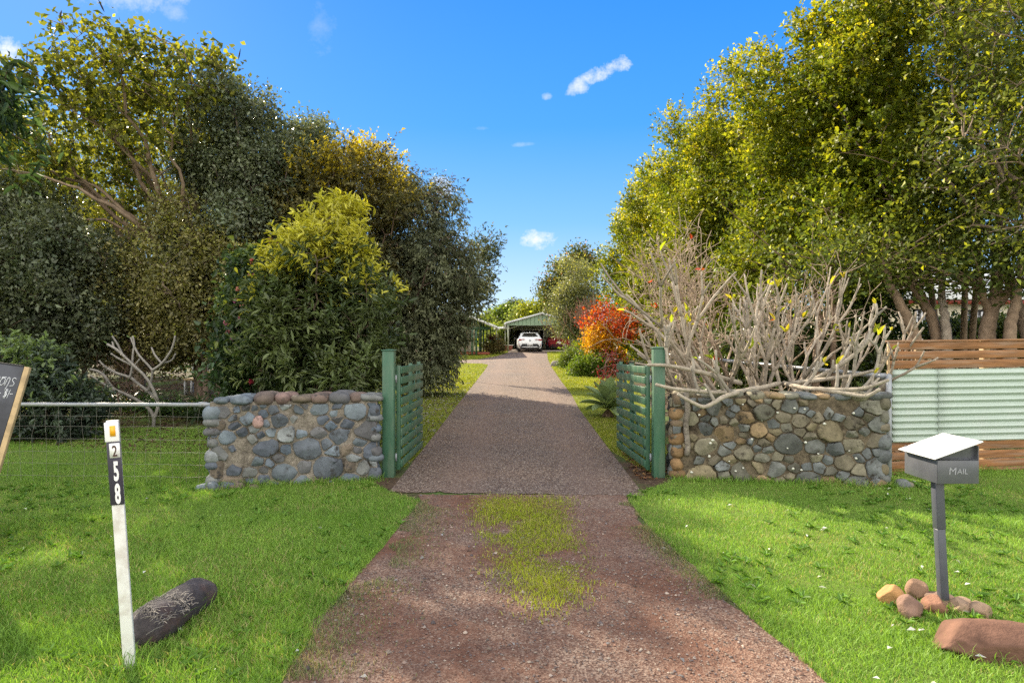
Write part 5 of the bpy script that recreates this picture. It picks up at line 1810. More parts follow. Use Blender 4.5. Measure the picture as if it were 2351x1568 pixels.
for k, (path, r_0) in enumerate(FRP):
    pts = np.array([at(px, py, Yf + 0.22 * math.sin(k * 2.1) * i / len(path)) for i, (px, py) in enumerate(path)])
    tt = np.linspace(0, len(pts) - 1, 4 * len(pts))
    sm = np.stack([np.interp(tt, np.arange(len(pts)), pts[:, c_]) for c_ in range(3)], 1)
    for _ in range(2):
        sm[1:-1] = (sm[:-2] + 2 * sm[1:-1] + sm[2:]) / 4
    fb.tube(sm, np.linspace(r_0, max(.016, r_0 * .75), len(sm)), 7, True, np.array((0.27, 0.25, 0.22)) * (0.85 + .3 * (k % 3) / 2))
    tips.append((sm[-1], nrm(sm[-1] - sm[-2]), .02))
fb.build('branches', M['bark_grey'], root, smooth=True)
lv_ = MB()
for k in (2, 4, 5, 9):
    tip_leaves(lv_, [tips[k]], np.random.default_rng(k), 1.0, .14, [(0.16, .24, .09), (.3, .36, .05)], 2)
lv_.build('leaves', M['leaf_bright'], root)


# ---- bare fine twigs behind the big frangipani
def twig_tree(mb, tips, p, d, rad, L, level, r, upb=.25, col=(0.33, 0.25, 0.18)):
    n = 4
    pts = [p]
    dd = d.copy()
    for k in range(n):
        dd = nrm(dd + r.normal(size=3) * 0.16 + np.array([0, 0, upb * .12]))
        pts.append(pts[-1] + dd * L / n)
    mb.tube(np.array(pts), np.maximum(np.linspace(rad, rad * .72, n + 1), .0042), 5, False, np.array(col) * r.uniform(.75, 1.3))
    if level == 0:
        tips.append((pts[-1], dd, rad))
        return
    for k in range(r.integers(2, 4)):
        q = pts[-1] if k < 2 else pts[r.integers(2, n + 1)]
        nd_ = nrm(dd + r.normal(size=3) * 0.52 + np.array([0, 0, upb * .3]))
        twig_tree(mb, tips, np.array(q), nd_, rad * .70, L * r.uniform(.68, .95), level - 1, r, upb, col)


rt = np.random.default_rng(91)
root = thing('bare_twiggy_tree', (4.75, 11.3, float(zg(11.3))), 'tall leafless tree of fine pale twigs behind the big frangipani', 'tree')
fb, tips = MB(), []
for k in range(6):
    a = rt.uniform(0, 6.283)
    d = nrm(np.array([math.cos(a) * .34, math.sin(a) * .22, 1.0]))
    twig_tree(fb, tips, np.array([3.98 + .5 * math.cos(a), 11.3 + .3 * math.sin(a), 0.35]), d, 0.032, rt.uniform(.70, .86), 5 + k % 2, rt, .22)
for k in range(3):
    d = nrm(np.array([-1.0, rt.normal() * .2, .45 + .2 * k]))
    twig_tree(fb, tips, np.array([3.6, 11.3 + .1 * k, 0.4 + .3 * k]), d, 0.020, rt.uniform(.45, .55), 4, rt, .2)
fb.build('branches', M['bark_brown'], root, smooth=True)
lv_ = MB()
tip_leaves(lv_, tips, rt, 0.006, .12, [(.5, .10, .02), (.55, .16, .03), (.45, .06, .03)], 4)
lv_.build('leaves', M['leaf_bright'], root)

# ---- tall hedge row of trees on the right
RT = 'row of tall trees right of the driveway'
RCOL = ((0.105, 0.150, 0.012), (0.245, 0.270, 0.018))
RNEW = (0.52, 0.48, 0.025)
rr_ = np.random.default_rng(60)
ROW = [(7.3, 33.5, 8.6, 'farthest tree of the tall sunlit row right of the driveway'),
       (7.5, 29.0, 9.0, 'second farthest tree of the tall row, yellow green against the sky'),
       (7.5, 24.6, 9.2, 'middle tree of the tall row with a round sunlit side'),
       (7.6, 20.6, 9.4, 'tree of the tall row above the red autumn maple and frangipani'),
       (8.2, 16.9, 9.0, 'leafy tree of the tall row reaching the top of the picture'),
       (9.0, 14.2, 10.2, 'nearest large tree of the row, trunks bare below')]
for k, (x, y, h, lab) in enumerate(ROW):
    near = k >= 4
    lo = 1.2 if k < 3 else (2.2 if k == 3 else 2.75)
    bl = []
    cz = (lo + h) / 2
    bl.append((x, y, cz, 2.15, 2.2, (h - lo) / 2 * .96))
    for j in range(9):
        a = rr_.uniform(0, 6.283)
        zz_ = rr_.uniform(lo + .9, h - 1.0)
        w_ = 1.9 * (1 - 0.35 * ((zz_ - lo) / (h - lo)) ** 2)
        bl.append((x + w_ * math.cos(a), y + w_ * math.sin(a), zz_, rr_.uniform(.75, 1.1), rr_.uniform(.75, 1.1), rr_.uniform(.7, 1.15)))
    for zz_ in np.linspace(lo + .8, h - 1.4, 5):
        bl.append((x - 1.75 + rr_.uniform(-.25, .25), y + rr_.uniform(-1.2, 1.2), zz_, .95, 1.05, .95))
    n_c = 1300 if not near else 1500
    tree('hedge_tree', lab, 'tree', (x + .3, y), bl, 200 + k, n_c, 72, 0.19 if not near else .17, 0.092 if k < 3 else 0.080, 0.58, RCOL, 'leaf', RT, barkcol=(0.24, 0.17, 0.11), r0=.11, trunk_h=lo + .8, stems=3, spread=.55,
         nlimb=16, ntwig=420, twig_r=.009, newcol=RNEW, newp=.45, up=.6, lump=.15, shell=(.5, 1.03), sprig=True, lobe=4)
# the shaded end tree at the right edge, thin and twiggy
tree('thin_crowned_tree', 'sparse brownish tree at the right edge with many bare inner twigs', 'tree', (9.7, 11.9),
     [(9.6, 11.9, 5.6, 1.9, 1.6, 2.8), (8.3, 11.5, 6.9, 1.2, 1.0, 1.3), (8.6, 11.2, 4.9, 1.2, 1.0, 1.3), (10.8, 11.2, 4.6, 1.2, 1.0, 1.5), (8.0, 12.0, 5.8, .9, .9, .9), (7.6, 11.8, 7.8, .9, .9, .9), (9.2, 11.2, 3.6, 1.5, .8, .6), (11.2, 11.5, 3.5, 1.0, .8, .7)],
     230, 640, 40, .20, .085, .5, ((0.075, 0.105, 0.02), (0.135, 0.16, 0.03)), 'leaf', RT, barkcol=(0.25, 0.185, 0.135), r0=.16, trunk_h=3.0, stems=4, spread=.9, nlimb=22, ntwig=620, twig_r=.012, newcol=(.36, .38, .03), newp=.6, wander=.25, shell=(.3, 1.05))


# leaning bare trunks over the timber fence
def trunk_thing(paths, label, r0, col):
    b = at(*paths[0][0])
    root = thing('leaning_tree', (b[0], b[1], float(zg(b[1]))), label, 'tree', RT)
    mb = MB()
    tops = []
    for path in paths:
        pts = np.array([at(*q) for q in path])
        if path is paths[0]:
            pts = np.vstack([[pts[0][0] + (pts[0][0] - pts[1][0]) * .6, pts[0][1], float(zg(pts[0][1])) - .1], pts])
        tt = np.linspace(0, len(pts) - 1, 5 * len(pts))
        sm = np.stack([np.interp(tt, np.arange(len(pts)), pts[:, c_]) for c_ in range(3)], 1)
        for _ in range(3):
            sm[1:-1] = (sm[:-2] + 2 * sm[1:-1] + sm[2:]) / 4
        k_ = 1.0 if path is paths[0] else .55
        sm[1:-1] += np.random.default_rng(len(sm)).normal(size=sm[1:-1].shape) * .008
        mb.tube(sm, np.linspace(r0 * k_ * .9, r0 * k_ * .5, len(sm)), 9, True, col)
        tops.append(sm[-1])
    mb.build('trunk', M['bark_brown'], root, smooth=True)
    r = np.random.default_rng(int(abs(b[0]) * 1000))
    C = np.concatenate([t_ + r.normal(size=(36, 3)) * np.array([.75, .5, .45]) for t_ in tops])
    C = C[C[:, 2] > 2.6]
    lm = MB()
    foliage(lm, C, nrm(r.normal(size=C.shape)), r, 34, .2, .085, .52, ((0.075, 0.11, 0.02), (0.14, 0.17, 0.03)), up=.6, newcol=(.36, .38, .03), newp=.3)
    lm.build('crown', M['leaf'], root)
    tb = MB()
    for i in range(0, len(C), 2):
        t_ = tops[int(np.argmin([np.linalg.norm(C[i] - q) for q in tops]))]
        tb.tube(bez(t_ - np.array([0, 0, .15]), (t_ + C[i]) / 2 + r.normal(size=3) * .08, C[i], 5), np.linspace(.018, .005, 5), 4, False, col)
    tb.build('twigs', M['bark_brown'], root)


TB_ = (0.26, 0.185, 0.125)
trunk_thing([[(2105, 775, 12.4), (2085, 735, 12.4), (2062, 690, 12.4), (2045, 660, 12.5), (2020, 590, 12.6)]], 'left leaning brown trunk at the left end of the timber fence', .125, TB_)
trunk_thing([[(2152, 775, 12.8), (2140, 730, 12.8), (2118, 690, 12.8), (2100, 650, 12.9), (2075, 570, 13)], [(2138, 725, 12.8), (2105, 680, 12.7), (2080, 640, 12.6)]], 'curved brown trunk second from the left behind the timber fence', .13, TB_)
trunk_thing([[(2174, 775, 12.6), (2170, 730, 12.6), (2162, 690, 12.7), (2165, 620, 12.8)]], 'pale straight short trunk between the brown trunks behind the timber fence', .11, (0.36, 0.30, 0.24))
trunk_thing([[(2266, 772, 12.2), (2270, 735, 12.2), (2282, 700, 12.2), (2290, 650, 12.2), (2300, 560, 12.3)], [(2276, 720, 12.2), (2258, 690, 12.1), (2250, 640, 12.0)], [(2284, 705, 12.2), (2310, 680, 12.1), (2322, 640, 12.0)]], 'thick forked trunk in front of the cream house window', .17, TB_)
trunk_thing([[(2318, 770, 11.8), (2322, 735, 11.8), (2335, 690, 11.8), (2340, 640, 11.8)]], 'trunk at the right edge over the timber fence', .13, TB_)
trunk_thing([[(1872, 880, 12.6), (1876, 800, 12.6), (1880, 720, 12.7), (1868, 640, 12.8)], [(1880, 740, 12.7), (1905, 700, 12.6), (1915, 640, 12.6)]], 'dark upright trunk behind the frangipani', .085, (0.17, 0.115, 0.075))
trunk_thing([[(1915, 880, 12.9), (1912, 800, 12.9), (1916, 700, 12.9), (1920, 600, 13)]], 'slim upright trunk right of the dark trunk behind the frangipani', .075, (0.17, 0.115, 0.075))

# dark undergrowth on the right, behind fence and frangipani
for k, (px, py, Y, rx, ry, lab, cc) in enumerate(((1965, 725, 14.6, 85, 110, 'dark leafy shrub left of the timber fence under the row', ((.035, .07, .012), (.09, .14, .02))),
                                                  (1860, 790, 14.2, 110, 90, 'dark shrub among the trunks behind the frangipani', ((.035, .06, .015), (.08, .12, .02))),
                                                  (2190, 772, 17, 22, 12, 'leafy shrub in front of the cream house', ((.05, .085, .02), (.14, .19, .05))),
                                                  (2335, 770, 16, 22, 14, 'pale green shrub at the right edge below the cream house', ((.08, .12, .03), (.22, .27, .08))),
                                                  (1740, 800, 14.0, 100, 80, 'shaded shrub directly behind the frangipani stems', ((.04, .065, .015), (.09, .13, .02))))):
    c = at(px, py, Y)
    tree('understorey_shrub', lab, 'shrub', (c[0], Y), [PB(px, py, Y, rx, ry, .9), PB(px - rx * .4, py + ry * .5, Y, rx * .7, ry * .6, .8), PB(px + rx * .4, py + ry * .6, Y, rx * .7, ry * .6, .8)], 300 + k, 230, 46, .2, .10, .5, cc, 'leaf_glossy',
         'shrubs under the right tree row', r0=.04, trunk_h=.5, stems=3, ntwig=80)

# ---- far right verge
tree('olive_tree', 'greyish green loose tree beside the shed', 'tree', (3.75, 38.5), [PB(1325, 640, 38, 42, 52, 1.1), PB(1300, 700, 38, 38, 52, 1.1), PB(1345, 700, 38, 40, 70, 1.1), PB(1312, 755, 38, 36, 30, .9)], 401, 420, 46, .26, .12, .42,
     ((0.13, 0.15, 0.075), (0.24, 0.26, 0.14)), 'leaf', None, r0=.1, trunk_h=1.0, stems=3, ntwig=130, barkcol=(.25, .2, .16), newcol=(.36, .36, .08), newp=.35)
tree('dark_far_tree', 'dark green tree standing behind the greyish tree near the shed', 'tree', (4.3, 46), [PB(1300, 625, 46, 36, 34, 1.3), PB(1270, 665, 46, 26, 26, 1.1), PB(1345, 600, 46, 34, 30, 1.2), PB(1290, 690, 46, 40, 36, 1.2)], 402, 330, 40, .33, .16, .55,
     ((0.06, 0.085, 0.02), (0.12, 0.13, 0.03)), 'leaf', None, r0=.14, trunk_h=2.2, ntwig=90, newcol=(.4, .2, .05), newp=.15)
for k, (px, py, Y, rx, ry, lab, cc) in enumerate(((1160, 730, 74, 40, 26, 'rounded green tree far behind the shed roof, left', ((.09, .15, .02), (.2, .27, .04))),
                                                  (1205, 728, 70, 30, 22, 'pale green tree far behind the shed roof', ((.13, .18, .04), (.25, .30, .08))),
                                                  (1245, 716, 68, 36, 20, 'yellow green tree directly behind the shed ridge', ((.18, .22, .02), (.34, .36, .03))),
                                                  (1182, 706, 95, 20, 12, 'small dark tree top farthest behind the shed', ((.05, .07, .03), (.09, .11, .05))),
                                                  (1285, 720, 72, 30, 24, 'yellow green tree behind the right side of the shed', ((.16, .20, .02), (.3, .33, .03))),
                                                  (1150, 775, 60, 26, 22, 'green shrub behind the link roof', ((.07, .11, .02), (.2, .24, .04))),
                                                  (1100, 765, 68, 40, 40, 'green shrub behind the verandah posts', ((.08, .12, .02), (.22, .26, .04))))):
    c = at(px, py, Y)
    tree('distant_tree', lab, 'tree', (c[0], Y), [PB(px, py, Y, rx, ry, 1.6), PB(px - rx * .45, py + ry * .7, Y, rx * .7, ry * .7, 1.5), PB(px + rx * .45, py + ry * .7, Y, rx * .7, ry * .7, 1.5), PB(px, py + ry * 1.2, Y, rx, ry, 1.5)], 420 + k, 260, 34, .42, .24, .6, cc,
         'leaf', 'distant trees behind the shed', r0=.15, trunk_h=1.2, ntwig=30)
# autumn maple, red above and yellow below
c = at(1385, 760, 27)
root = thing('autumn_maple', (c[0], 27, float(zg(27))), 'small autumn maple, red on top and yellow orange below, right of the driveway', 'tree')
rm_ = np.random.default_rng(500)
C1, o1, _ = clump_points([PB(1385, 725, 27, 42, 30, .7), PB(1420, 740, 27, 40, 34, .7), PB(1365, 735, 27, 26, 24, .5), PB(1440, 755, 27, 24, 28, .5)], 190, rm_, (.3, 1.05), .25)
C1, o1 = C1[:105], o1[:105]
C2, o2, _ = clump_points([PB(1378, 775, 26.7, 34, 28, .6), PB(1372, 800, 26.7, 26, 26, .5), PB(1400, 810, 26.7, 30, 26, .5), PB(1358, 770, 26.7, 18, 20, .4)], 150, rm_, (.3, 1.05), .25)
mb = MB()
foliage(mb, C1, o1, rm_, 26, .16, .085, .6, ((0.36, 0.035, 0.015), (0.52, 0.09, 0.02)), up=.4, newcol=(.5, .2, .03), newp=.2)
foliage(mb, C2, o2, rm_, 34, .16, .085, .6, ((0.55, 0.25, 0.015), (0.68, 0.40, 0.03)), up=.4)
mb.build('crown', M['leaf_bright'], root)
mb = MB()
skeleton(mb, (c[0], 27, float(zg(27))), np.concatenate([C1, C2]), rm_, 10, 170, .05, .8, (.16, .11, .09), .008, 2)
mb.build('trunk', M['bark_brown'], root, smooth=True)
# reddish bare stems between maple and olive
root = thing('reddish_stem_shrub', (X_at(1352, 31), 31, float(zg(31))), 'upright bare reddish stems between the maple and the greyish tree', 'shrub')
fb, tips = MB(), []
for k in range(9):
    twig_tree(fb, tips, np.array([X_at(1345 + 4 * k, 31), 31 + rt.normal() * .2, .4]), nrm(np.array([rt.normal() * .12, rt.normal() * .1, 1])), .03, .95, 4, rt, .9, (.26, .14, .10))
fb.build('stems', M['bark_brown'], root)
# rounded green shrubs along the right verge
for k, (px, py, Y, rx, ry, cc, lab) in enumerate(((1345, 800, 36, 22, 14, ((.13, .2, .015), (.3, .36, .03)), 'bright strappy leaved bush at the right verge near the red car'),
                                                  (1318, 822, 31, 26, 18, ((.06, .11, .015), (.17, .22, .03)), 'small green shrub at the edge of the right verge'),
                                                  (1355, 838, 26, 34, 30, ((.07, .125, .012), (.17, .24, .03)), 'rounded bright green shrub on the right verge below the maple'),
                                                  (1392, 826, 27, 30, 26, ((.06, .1, .015), (.16, .2, .03)), 'green shrub under the yellow maple leaves'))):
    tree('verge_shrub', lab, 'shrub', (X_at(px, Y), Y), [PB(px, py, Y, rx, ry, .6), PB(px - rx * .5, py + ry * .5, Y, rx * .6, ry * .7, .5), PB(px + rx * .5, py + ry * .4, Y, rx * .6, ry * .7, .5)], 520 + k, 190, 42, .13, .075 if k else .14, .45 if k else .16, cc, 'leaf',
         'shrubs along the right verge', r0=.03, trunk_h=.3, stems=4, ntwig=60, up=.7, minz=.03)
tree('crimson_shrub', 'dark crimson leaved shrub beside the open right gate', 'shrub', (X_at(1402, 16), 16), [PB(1402, 845, 16, 28, 26, .35), PB(1415, 880, 16, 24, 30, .3), PB(1390, 870, 16, 14, 20, .3)], 540, 70, 9, .1, .055, .6, ((.10, .012, .02), (.17, .03, .035)), 'leaf', None,
     r0=.018, trunk_h=.4, stems=4, ntwig=85, twig_r=.006, barkcol=(.2, .12, .1), shell=(.2, 1))
# frangipani like low plant by the red car
root = thing('frangipani_shrub', (X_at(1335, 37), 37, float(zg(37))), 'small pale branched shrub with few yellow leaves in front of the red car', 'shrub')
fb, tips = MB(), []
for k in range(5):
    fork_tree(fb, tips, np.array([X_at(1342, 37), 37, .6]), nrm(np.array([-1.0 + .35 * k, rf.normal() * .2, .55])), .05, .62, 2, rf, .3, (2, 2), .5, .85, .8, (.3, .26, .2))
fb.build('branches', M['bark_grey'], root, smooth=True)
lv_ = MB()
tip_leaves(lv_, tips, rf, .9, .26, [(.42, .42, .03), (.3, .36, .04)], 3)
lv_.build('leaves', M['leaf_bright'], root)


# ---- rosettes: agave, strap leaved clumps, cordyline
def strap(mb, p, d0, L, w, r, bend, col, n=7, keel=0.12, taper=1.0):
    """one long leaf from p, starting along d0 and bending down"""
    pts, d = [np.array(p, float)], nrm(np.array(d0, float))
    for k in range(n - 1):
        d = nrm(d + np.array([0, 0, -bend / n]))
        pts.append(pts[-1] + d * L / (n - 1))
    pts = np.array(pts)
    t = nrm(np.gradient(pts, axis=0))
    s = nrm(np.cross(t, np.array([0, 0, 1.0]) + r.normal(size=3) * .08))
    u = np.linspace(0, 1, n)
    wd = w * np.clip((0.55 + 1.6 * u) * (1 - u ** 2.2) ** .8, 0.02, 1.1) if taper else w * (1 - u ** 3) + .001
    nn_ = np.cross(s, t)
    G = np.stack([pts - s * wd[:, None] / 2 + nn_ * wd[:, None] * keel, pts, pts + s * wd[:, None] / 2 + nn_ * wd[:, None] * keel], 1)
    mb.grid(G, np.array(col) * r.uniform(.75, 1.3))


ra = np.random.default_rng(71)
ga = gp(1400, 958)
root = thing('agave_plant', (ga[0] + .02, ga[1], float(zg(ga[1]))), 'broad grey green agave rosette at the foot of the right gate', 'plant')
mb = MB()
c0 = np.array([ga[0] - .03, ga[1] + .05, float(zg(ga[1])) + 0.30])
for k in range(24):
    a = k * 2.39996
    e = 1.3 - 1.2 * (k / 24) ** .8
    d = np.array([math.cos(a) * math.cos(e), math.sin(a) * math.cos(e), math.sin(e)])
    strap(mb, c0 - np.array([0, 0, .006 * k]), d, ra.uniform(.52, .68), .20, ra, .55 * (k / 24) + .1, (0.20, 0.27, 0.13), 8, .34)
mb.build('leaves', M['leaf_glossy'], root, smooth=True)
mb = MB()
for k in range(60):
    a = ra.uniform(0, 6.28)
    strap(mb, c0 - np.array([0, 0, .12]), np.array([math.cos(a), math.sin(a), -.6]), ra.uniform(.2, .34), .03, ra, 1.6, (.18, .12, .07), 5)
mb.build('dead_leaves', M['leaf_dull'], root)


def strap_clump(name, label, px, Y, n, L, w, col, seed, spread=.35, group=None, up=1.0, bend=1.6, mat='leaf_glossy', z=0.0):
    r = np.random.default_rng(seed)
    x = X_at(px, Y)
    z0 = float(zg(Y)) + z
    root = thing(name, (x, Y, float(zg(Y))), label, 'plant', group)
    mb = MB()
    for k in range(n):
        a = r.uniform(0, 6.283)
        q = np.array([x + r.normal() * spread * .5, Y + r.normal() * spread * .4, z0])
        strap(mb, q, np.array([math.cos(a) * .55, math.sin(a) * .55, up * r.uniform(.5, 1.1)]), L * r.uniform(.6, 1.15), w, r, bend * r.uniform(.6, 1.3), col, 7)
    mb.build('leaves', M[mat], root, smooth=True)
    return root


for k, (px, Y, n, lab) in enumerate(((260, 15.6, 70, 'strap leaved clump left of the small frangipani'), (318, 15.2, 80, 'strap leaved clump behind the small frangipani trunk'), (395, 14.6, 95, 'strap leaved clump right of the small frangipani'),
                                     (440, 14.3, 80, 'strap leaved clump under the garden seat gap'), (488, 13.8, 110, 'dark strap leaved clump near the left end of the stone wall'), (205, 16.0, 60, 'strap leaved clump behind the gardenia like bush'))):
    strap_clump('strap_leaf_clump', lab, px, Y, n, .85, .035, (0.055, 0.10, 0.028) if k != 4 else (.035, .06, .025), 600 + k, .45, 'strap leaved clumps in the left garden bed')
strap_clump('cordyline_plant', 'dark purple red spiky plant by the verandah posts', 1130, 46.5, 70, .62, .08, (0.10, 0.012, 0.03), 620, .16, up=1.0, bend=1.3, z=.95)
mb = MB()
x_ = X_at(1130, 46.5)
rc = bpy.data.objects['cordyline_plant']
mb.tube([(x_, 46.5, .7), (x_ + .03, 46.5, 1.4), (x_ - .02, 46.5, 1.9)], .05, 7, True, (.2, .15, .12))
mb.build('stem', M['bark_brown'], rc)
tree('russet_shrub', 'low russet and green shrub under the purple spiky plant', 'shrub', (X_at(1135, 46), 46), [PB(1133, 792, 46, 16, 16, .5), PB(1143, 796, 46, 10, 12, .4), PB(1124, 798, 46, 9, 9, .4)], 630, 120, 30, .15, .11, .4, ((.10, .11, .03), (.2, .14, .06)), 'leaf', None, r0=.03, trunk_h=.3, stems=3, ntwig=50)
strap_clump('fern_clump', 'large arching fern like clump behind the right stone wall', 1975, 11.6, 60, 1.15, .09, (0.07, 0.12, 0.02), 640, .4, bend=1.3)
strap_clump('fern_clump', 'arching clump beside the rail fence under the frangipani tips', 1925, 12.2, 50, .9, .07, (0.09, 0.14, 0.02), 641, .4, bend=1.4)
strap_clump('fern_clump', 'yellow green strap clump at the foot of the trunks behind the frangipani', 1700, 12.6, 60, .8, .05, (0.11, 0.16, 0.02), 642, .6, bend=1.5)

# rocks on the right verge
mb = MB()
for k, (px, py, rr2) in enumerate(((1290, 838, .22), (1301, 835, .25), (1312, 836, .2), (1280, 841, .26))):
    mb = MB()
    x, y = gp(px, py)
    rock(mb, (x, y, float(zg(y)) + .06), (rr2 * 1.3, rr2, rr2 * .75), 700 + k, k, (.2, .18, .16), 10, .2)
    tag(mb.build('rock', M['rock'], smooth=True), ('leftmost of', 'tallest of', 'rightmost of', 'flattest of')[[1, 2, 3, 0][k] if False else (3, 1, 2, 0)[k]] + ' the grey rocks on the right verge', 'rock', 'rocks on the right verge')

# out of frame tree whose leaves hang into the upper left corner
root = tree('overhanging_tree', 'near tree whose long dark leaves hang into the upper left corner', 'tree', (-6.3, 5.6),
            [(-4.86, 6.0, 3.95, .30, .4, .30), (-4.80, 6.0, 3.50, .28, .4, .18), (-6.2, 5.5, 4.7, 1.1, 1.0, 1.0)], 800, 150, 26, .13, .11, .28, ((.03, .06, .02), (.06, .10, .03)), 'leaf_dull', None, r0=.14, trunk_h=2.6, ntwig=110, twig_r=.008,
            droop=.6, shape='fold', barkcol=(.2, .15, .11))[0]
# ------------------------------------------------------------------ grass, gravel stones, fallen leaves
def inside(poly, P):
    x, y = P[:, 0], P[:, 1]
    c = np.zeros(len(P), bool)
    q = np.array(poly)
    for (x0, y0), (x1, y1) in zip(q, np.roll(q, -1, 0)):
        if y0 == y1:
            continue
        hit = ((y0 > y) != (y1 > y)) & (x < (x1 - x0) * (y - y0) / (y1 - y0) + x0)
        c ^= hit
    return c


def visible(P, pad=0.25):
    return (np.abs(P[:, 0]) < (0.756 + 0.03) * P[:, 1] + pad + 0.9) & (P[:, 1] > 2.2)


def scatter(poly, dens, r, ymin, ymax):
    q = np.array(poly)
    x0, x1 = max(q[:, 0].min(), -0.8 * ymax - 1), min(q[:, 0].max(), 0.8 * ymax + 1)
    y0, y1 = max(q[:, 1].min(), ymin), min(q[:, 1].max(), ymax)
    if y1 <= y0:
        return np.zeros((0, 2))
    n = int((x1 - x0) * (y1 - y0) * dens)
    P = np.stack([r.uniform(x0, x1, n), r.uniform(y0, y1, n)], 1)
    return P[inside(poly, P) & visible(P)]


def blades(name, P, r, h, w, cols, dry, dryp, patch=True, zoff=0.0):
    n = len(P)
    p3 = np.stack([P[:, 0], P[:, 1], zgl(P[:, 1]) + zoff], 1)
    big = 1 + 0.45 * snoise(np.stack([P[:, 0], P[:, 1], P[:, 0] * 0], 1), 17, 0.9) + .4 * snoise(np.stack([P[:, 0], P[:, 1], P[:, 0] * 0], 1), 18, 3.4)
    hh = h * np.clip(big, .35, 1.9) * r.uniform(.5, 1.35, n)
    a = r.uniform(0, 6.283, n)
    lean = r.uniform(.15, 1.15, n)
    dx, dy = np.cos(a) * lean, np.sin(a) * lean
    b = r.uniform(0, 6.283, n)
    sx, sy = np.cos(b) * w / 2, np.sin(b) * w / 2
    ws = r.uniform(.6, 1.4, n)
    sx, sy = sx * ws, sy * ws
    mid = p3 + np.stack([dx * hh * .35, dy * hh * .35, hh * .62], 1)
    tip = p3 + np.stack([dx * hh * 1.0, dy * hh * 1.0, hh * .95], 1)
    s = np.stack([sx, sy, sx * 0], 1)
    v = np.stack([p3 - s, p3 + s, mid + s * .8, mid - s * .8, tip], 1)
    i = np.arange(n)[:, None] * 5
    cA, cB = np.array(cols[0]), np.array(cols[1])
    pn = 0.5 + 0.5 * snoise(np.stack([P[:, 0], P[:, 1], P[:, 0] * 0], 1), 5, 1.3)
    u = np.clip(pn * .7 + r.normal(size=n) * .28 + .1, 0, 1)[:, None]
    col = (cA * (1 - u) + cB * u) * np.clip(1 + .18 * r.normal(size=(n, 1)), .5, 1.6)
    dn = dryp * np.clip(1 + 1.6 * snoise(np.stack([P[:, 0], P[:, 1], P[:, 0] * 0], 1), 6, 2.2), 0, 4)
    isd = r.random(n) < dn
    col = np.where(isd[:, None], np.array(dry) * r.uniform(.7, 1.2, (n, 1)), col)
    mb = MB().add(v.reshape(-1, 3), [i + np.array([[0, 1, 2, 3]]), i + np.array([[3, 2, 4]])], np.repeat(col, 5, 0))
    return mb.build(name, M['grass'])


rg = np.random.default_rng(1000)
GC = ((0.135, 0.262, 0.036), (0.275, 0.435, 0.080))
DRY = (0.42, 0.38, 0.17)
P = np.concatenate([scatter(p, d, rg, a, b) for p in (lawn_l, lawn_r) for a, b, d in ((2.2, 2.9, 4000), (2.9, 4.6, 10500), (4.6, 6.5, 7000), (6.5, 9.5, 4200), (9.5, 13.2, 2200))])
P = P[~((np.abs(P[:, 0] - 2.78) < .38) & (np.abs(P[:, 1] - 3.66) < .14))]
tag(blades('grass', P, rg, 0.034, 0.0042, GC, DRY, 0.085), kind='stuff')
NB1 = len(P)
# rank grass against walls, posts and edges
E = []
for a, b, n in (((-3.5, 7.72), (-1.6, 8.16), 1500), ((1.95, 8.2), (4.5, 7.82), 1700), ((4.7, 8.62), (7.5, 8.8), 900), ((2.55, 4.2), (2.95, 4.3), 160), ((2.38, 3.62), (3.2, 3.42), 260), ((-2.2, 3.6), (-1.85, 4.4), 320), ((-1.98, 3.44), (-1.93, 3.5), 60)):
    t = rg.random((n, 1))
    E.append(np.array(a) * (1 - t) + np.array(b) * t + rg.normal(size=(n, 2)) * .05)
E = np.concatenate(E)
tag(blades('grass_edging', E, rg, 0.075, 0.0045, GC, DRY, 0.085), kind='stuff')
# broad leaved weeds and clover in the lawn
W_ = np.concatenate([scatter(p, 26, rg, 2.9, 8.0) for p in (lawn_l, lawn_r)])
W_ = W_[(snoise(np.stack([W_[:, 0], W_[:, 1], W_[:, 0] * 0], 1), 41, 1.1) > -.05)]
mb = MB()
k = np.repeat(np.arange(len(W_)), 7)
n = len(k)
a = rg.uniform(0, 6.283, n)
A = np.stack([np.cos(a), np.sin(a), rg.uniform(.2, 1.0, n)], 1)
add_leaves(mb, np.stack([W_[k, 0], W_[k, 1], zgl(W_[k, 1]) + .012], 1), A, np.tile([0, 0, 1.0], (n, 1)) + rg.normal(size=(n, 3)) * .25, rg.uniform(.035, .085, n), rg.uniform(.012, .026, n), np.array((.11, .22, .035)) * rg.uniform(.7, 1.5, (n, 1)), shape='fold')
tag(mb.build('lawn_weeds', M['grass']), kind='stuff')
# median strip of yellower grass on the gravel
MED = gps([(1092, 1142), (1084, 1182), (1108, 1240), (1150, 1308), (1195, 1352), (1238, 1402), (1262, 1420), (1285, 1392), (1318, 1345), (1312, 1280), (1304, 1200), (1290, 1142)])
MED = [(a + (.03 if i < 6 else 0) - (.04 if i > 8 else 0), b) for i, (a, b) in enumerate(MED)]
P = scatter([(-1, 2.9), (2, 2.9), (2, 7.6), (-1, 7.6)], 8500, rg, 3, 9)
P = P[inside(MED, P + np.stack([.11 * snoise(np.stack([P[:, 0], P[:, 1], P[:, 0] * 0], 1), 57, 1.1) + rg.normal(size=len(P)) * .09, .12 * snoise(np.stack([P[:, 0], P[:, 1], P[:, 0] * 0], 1), 58, 1.3) + rg.normal(size=len(P)) * .12], 1))]
edge = snoise(np.stack([P[:, 0], P[:, 1], P[:, 0] * 0], 1), 51, 2.6) + .5 * snoise(np.stack([P[:, 0], P[:, 1], P[:, 0] * 0], 1), 52, 7)
P = P[edge > -0.55 + rg.normal(size=len(P)) * .25]
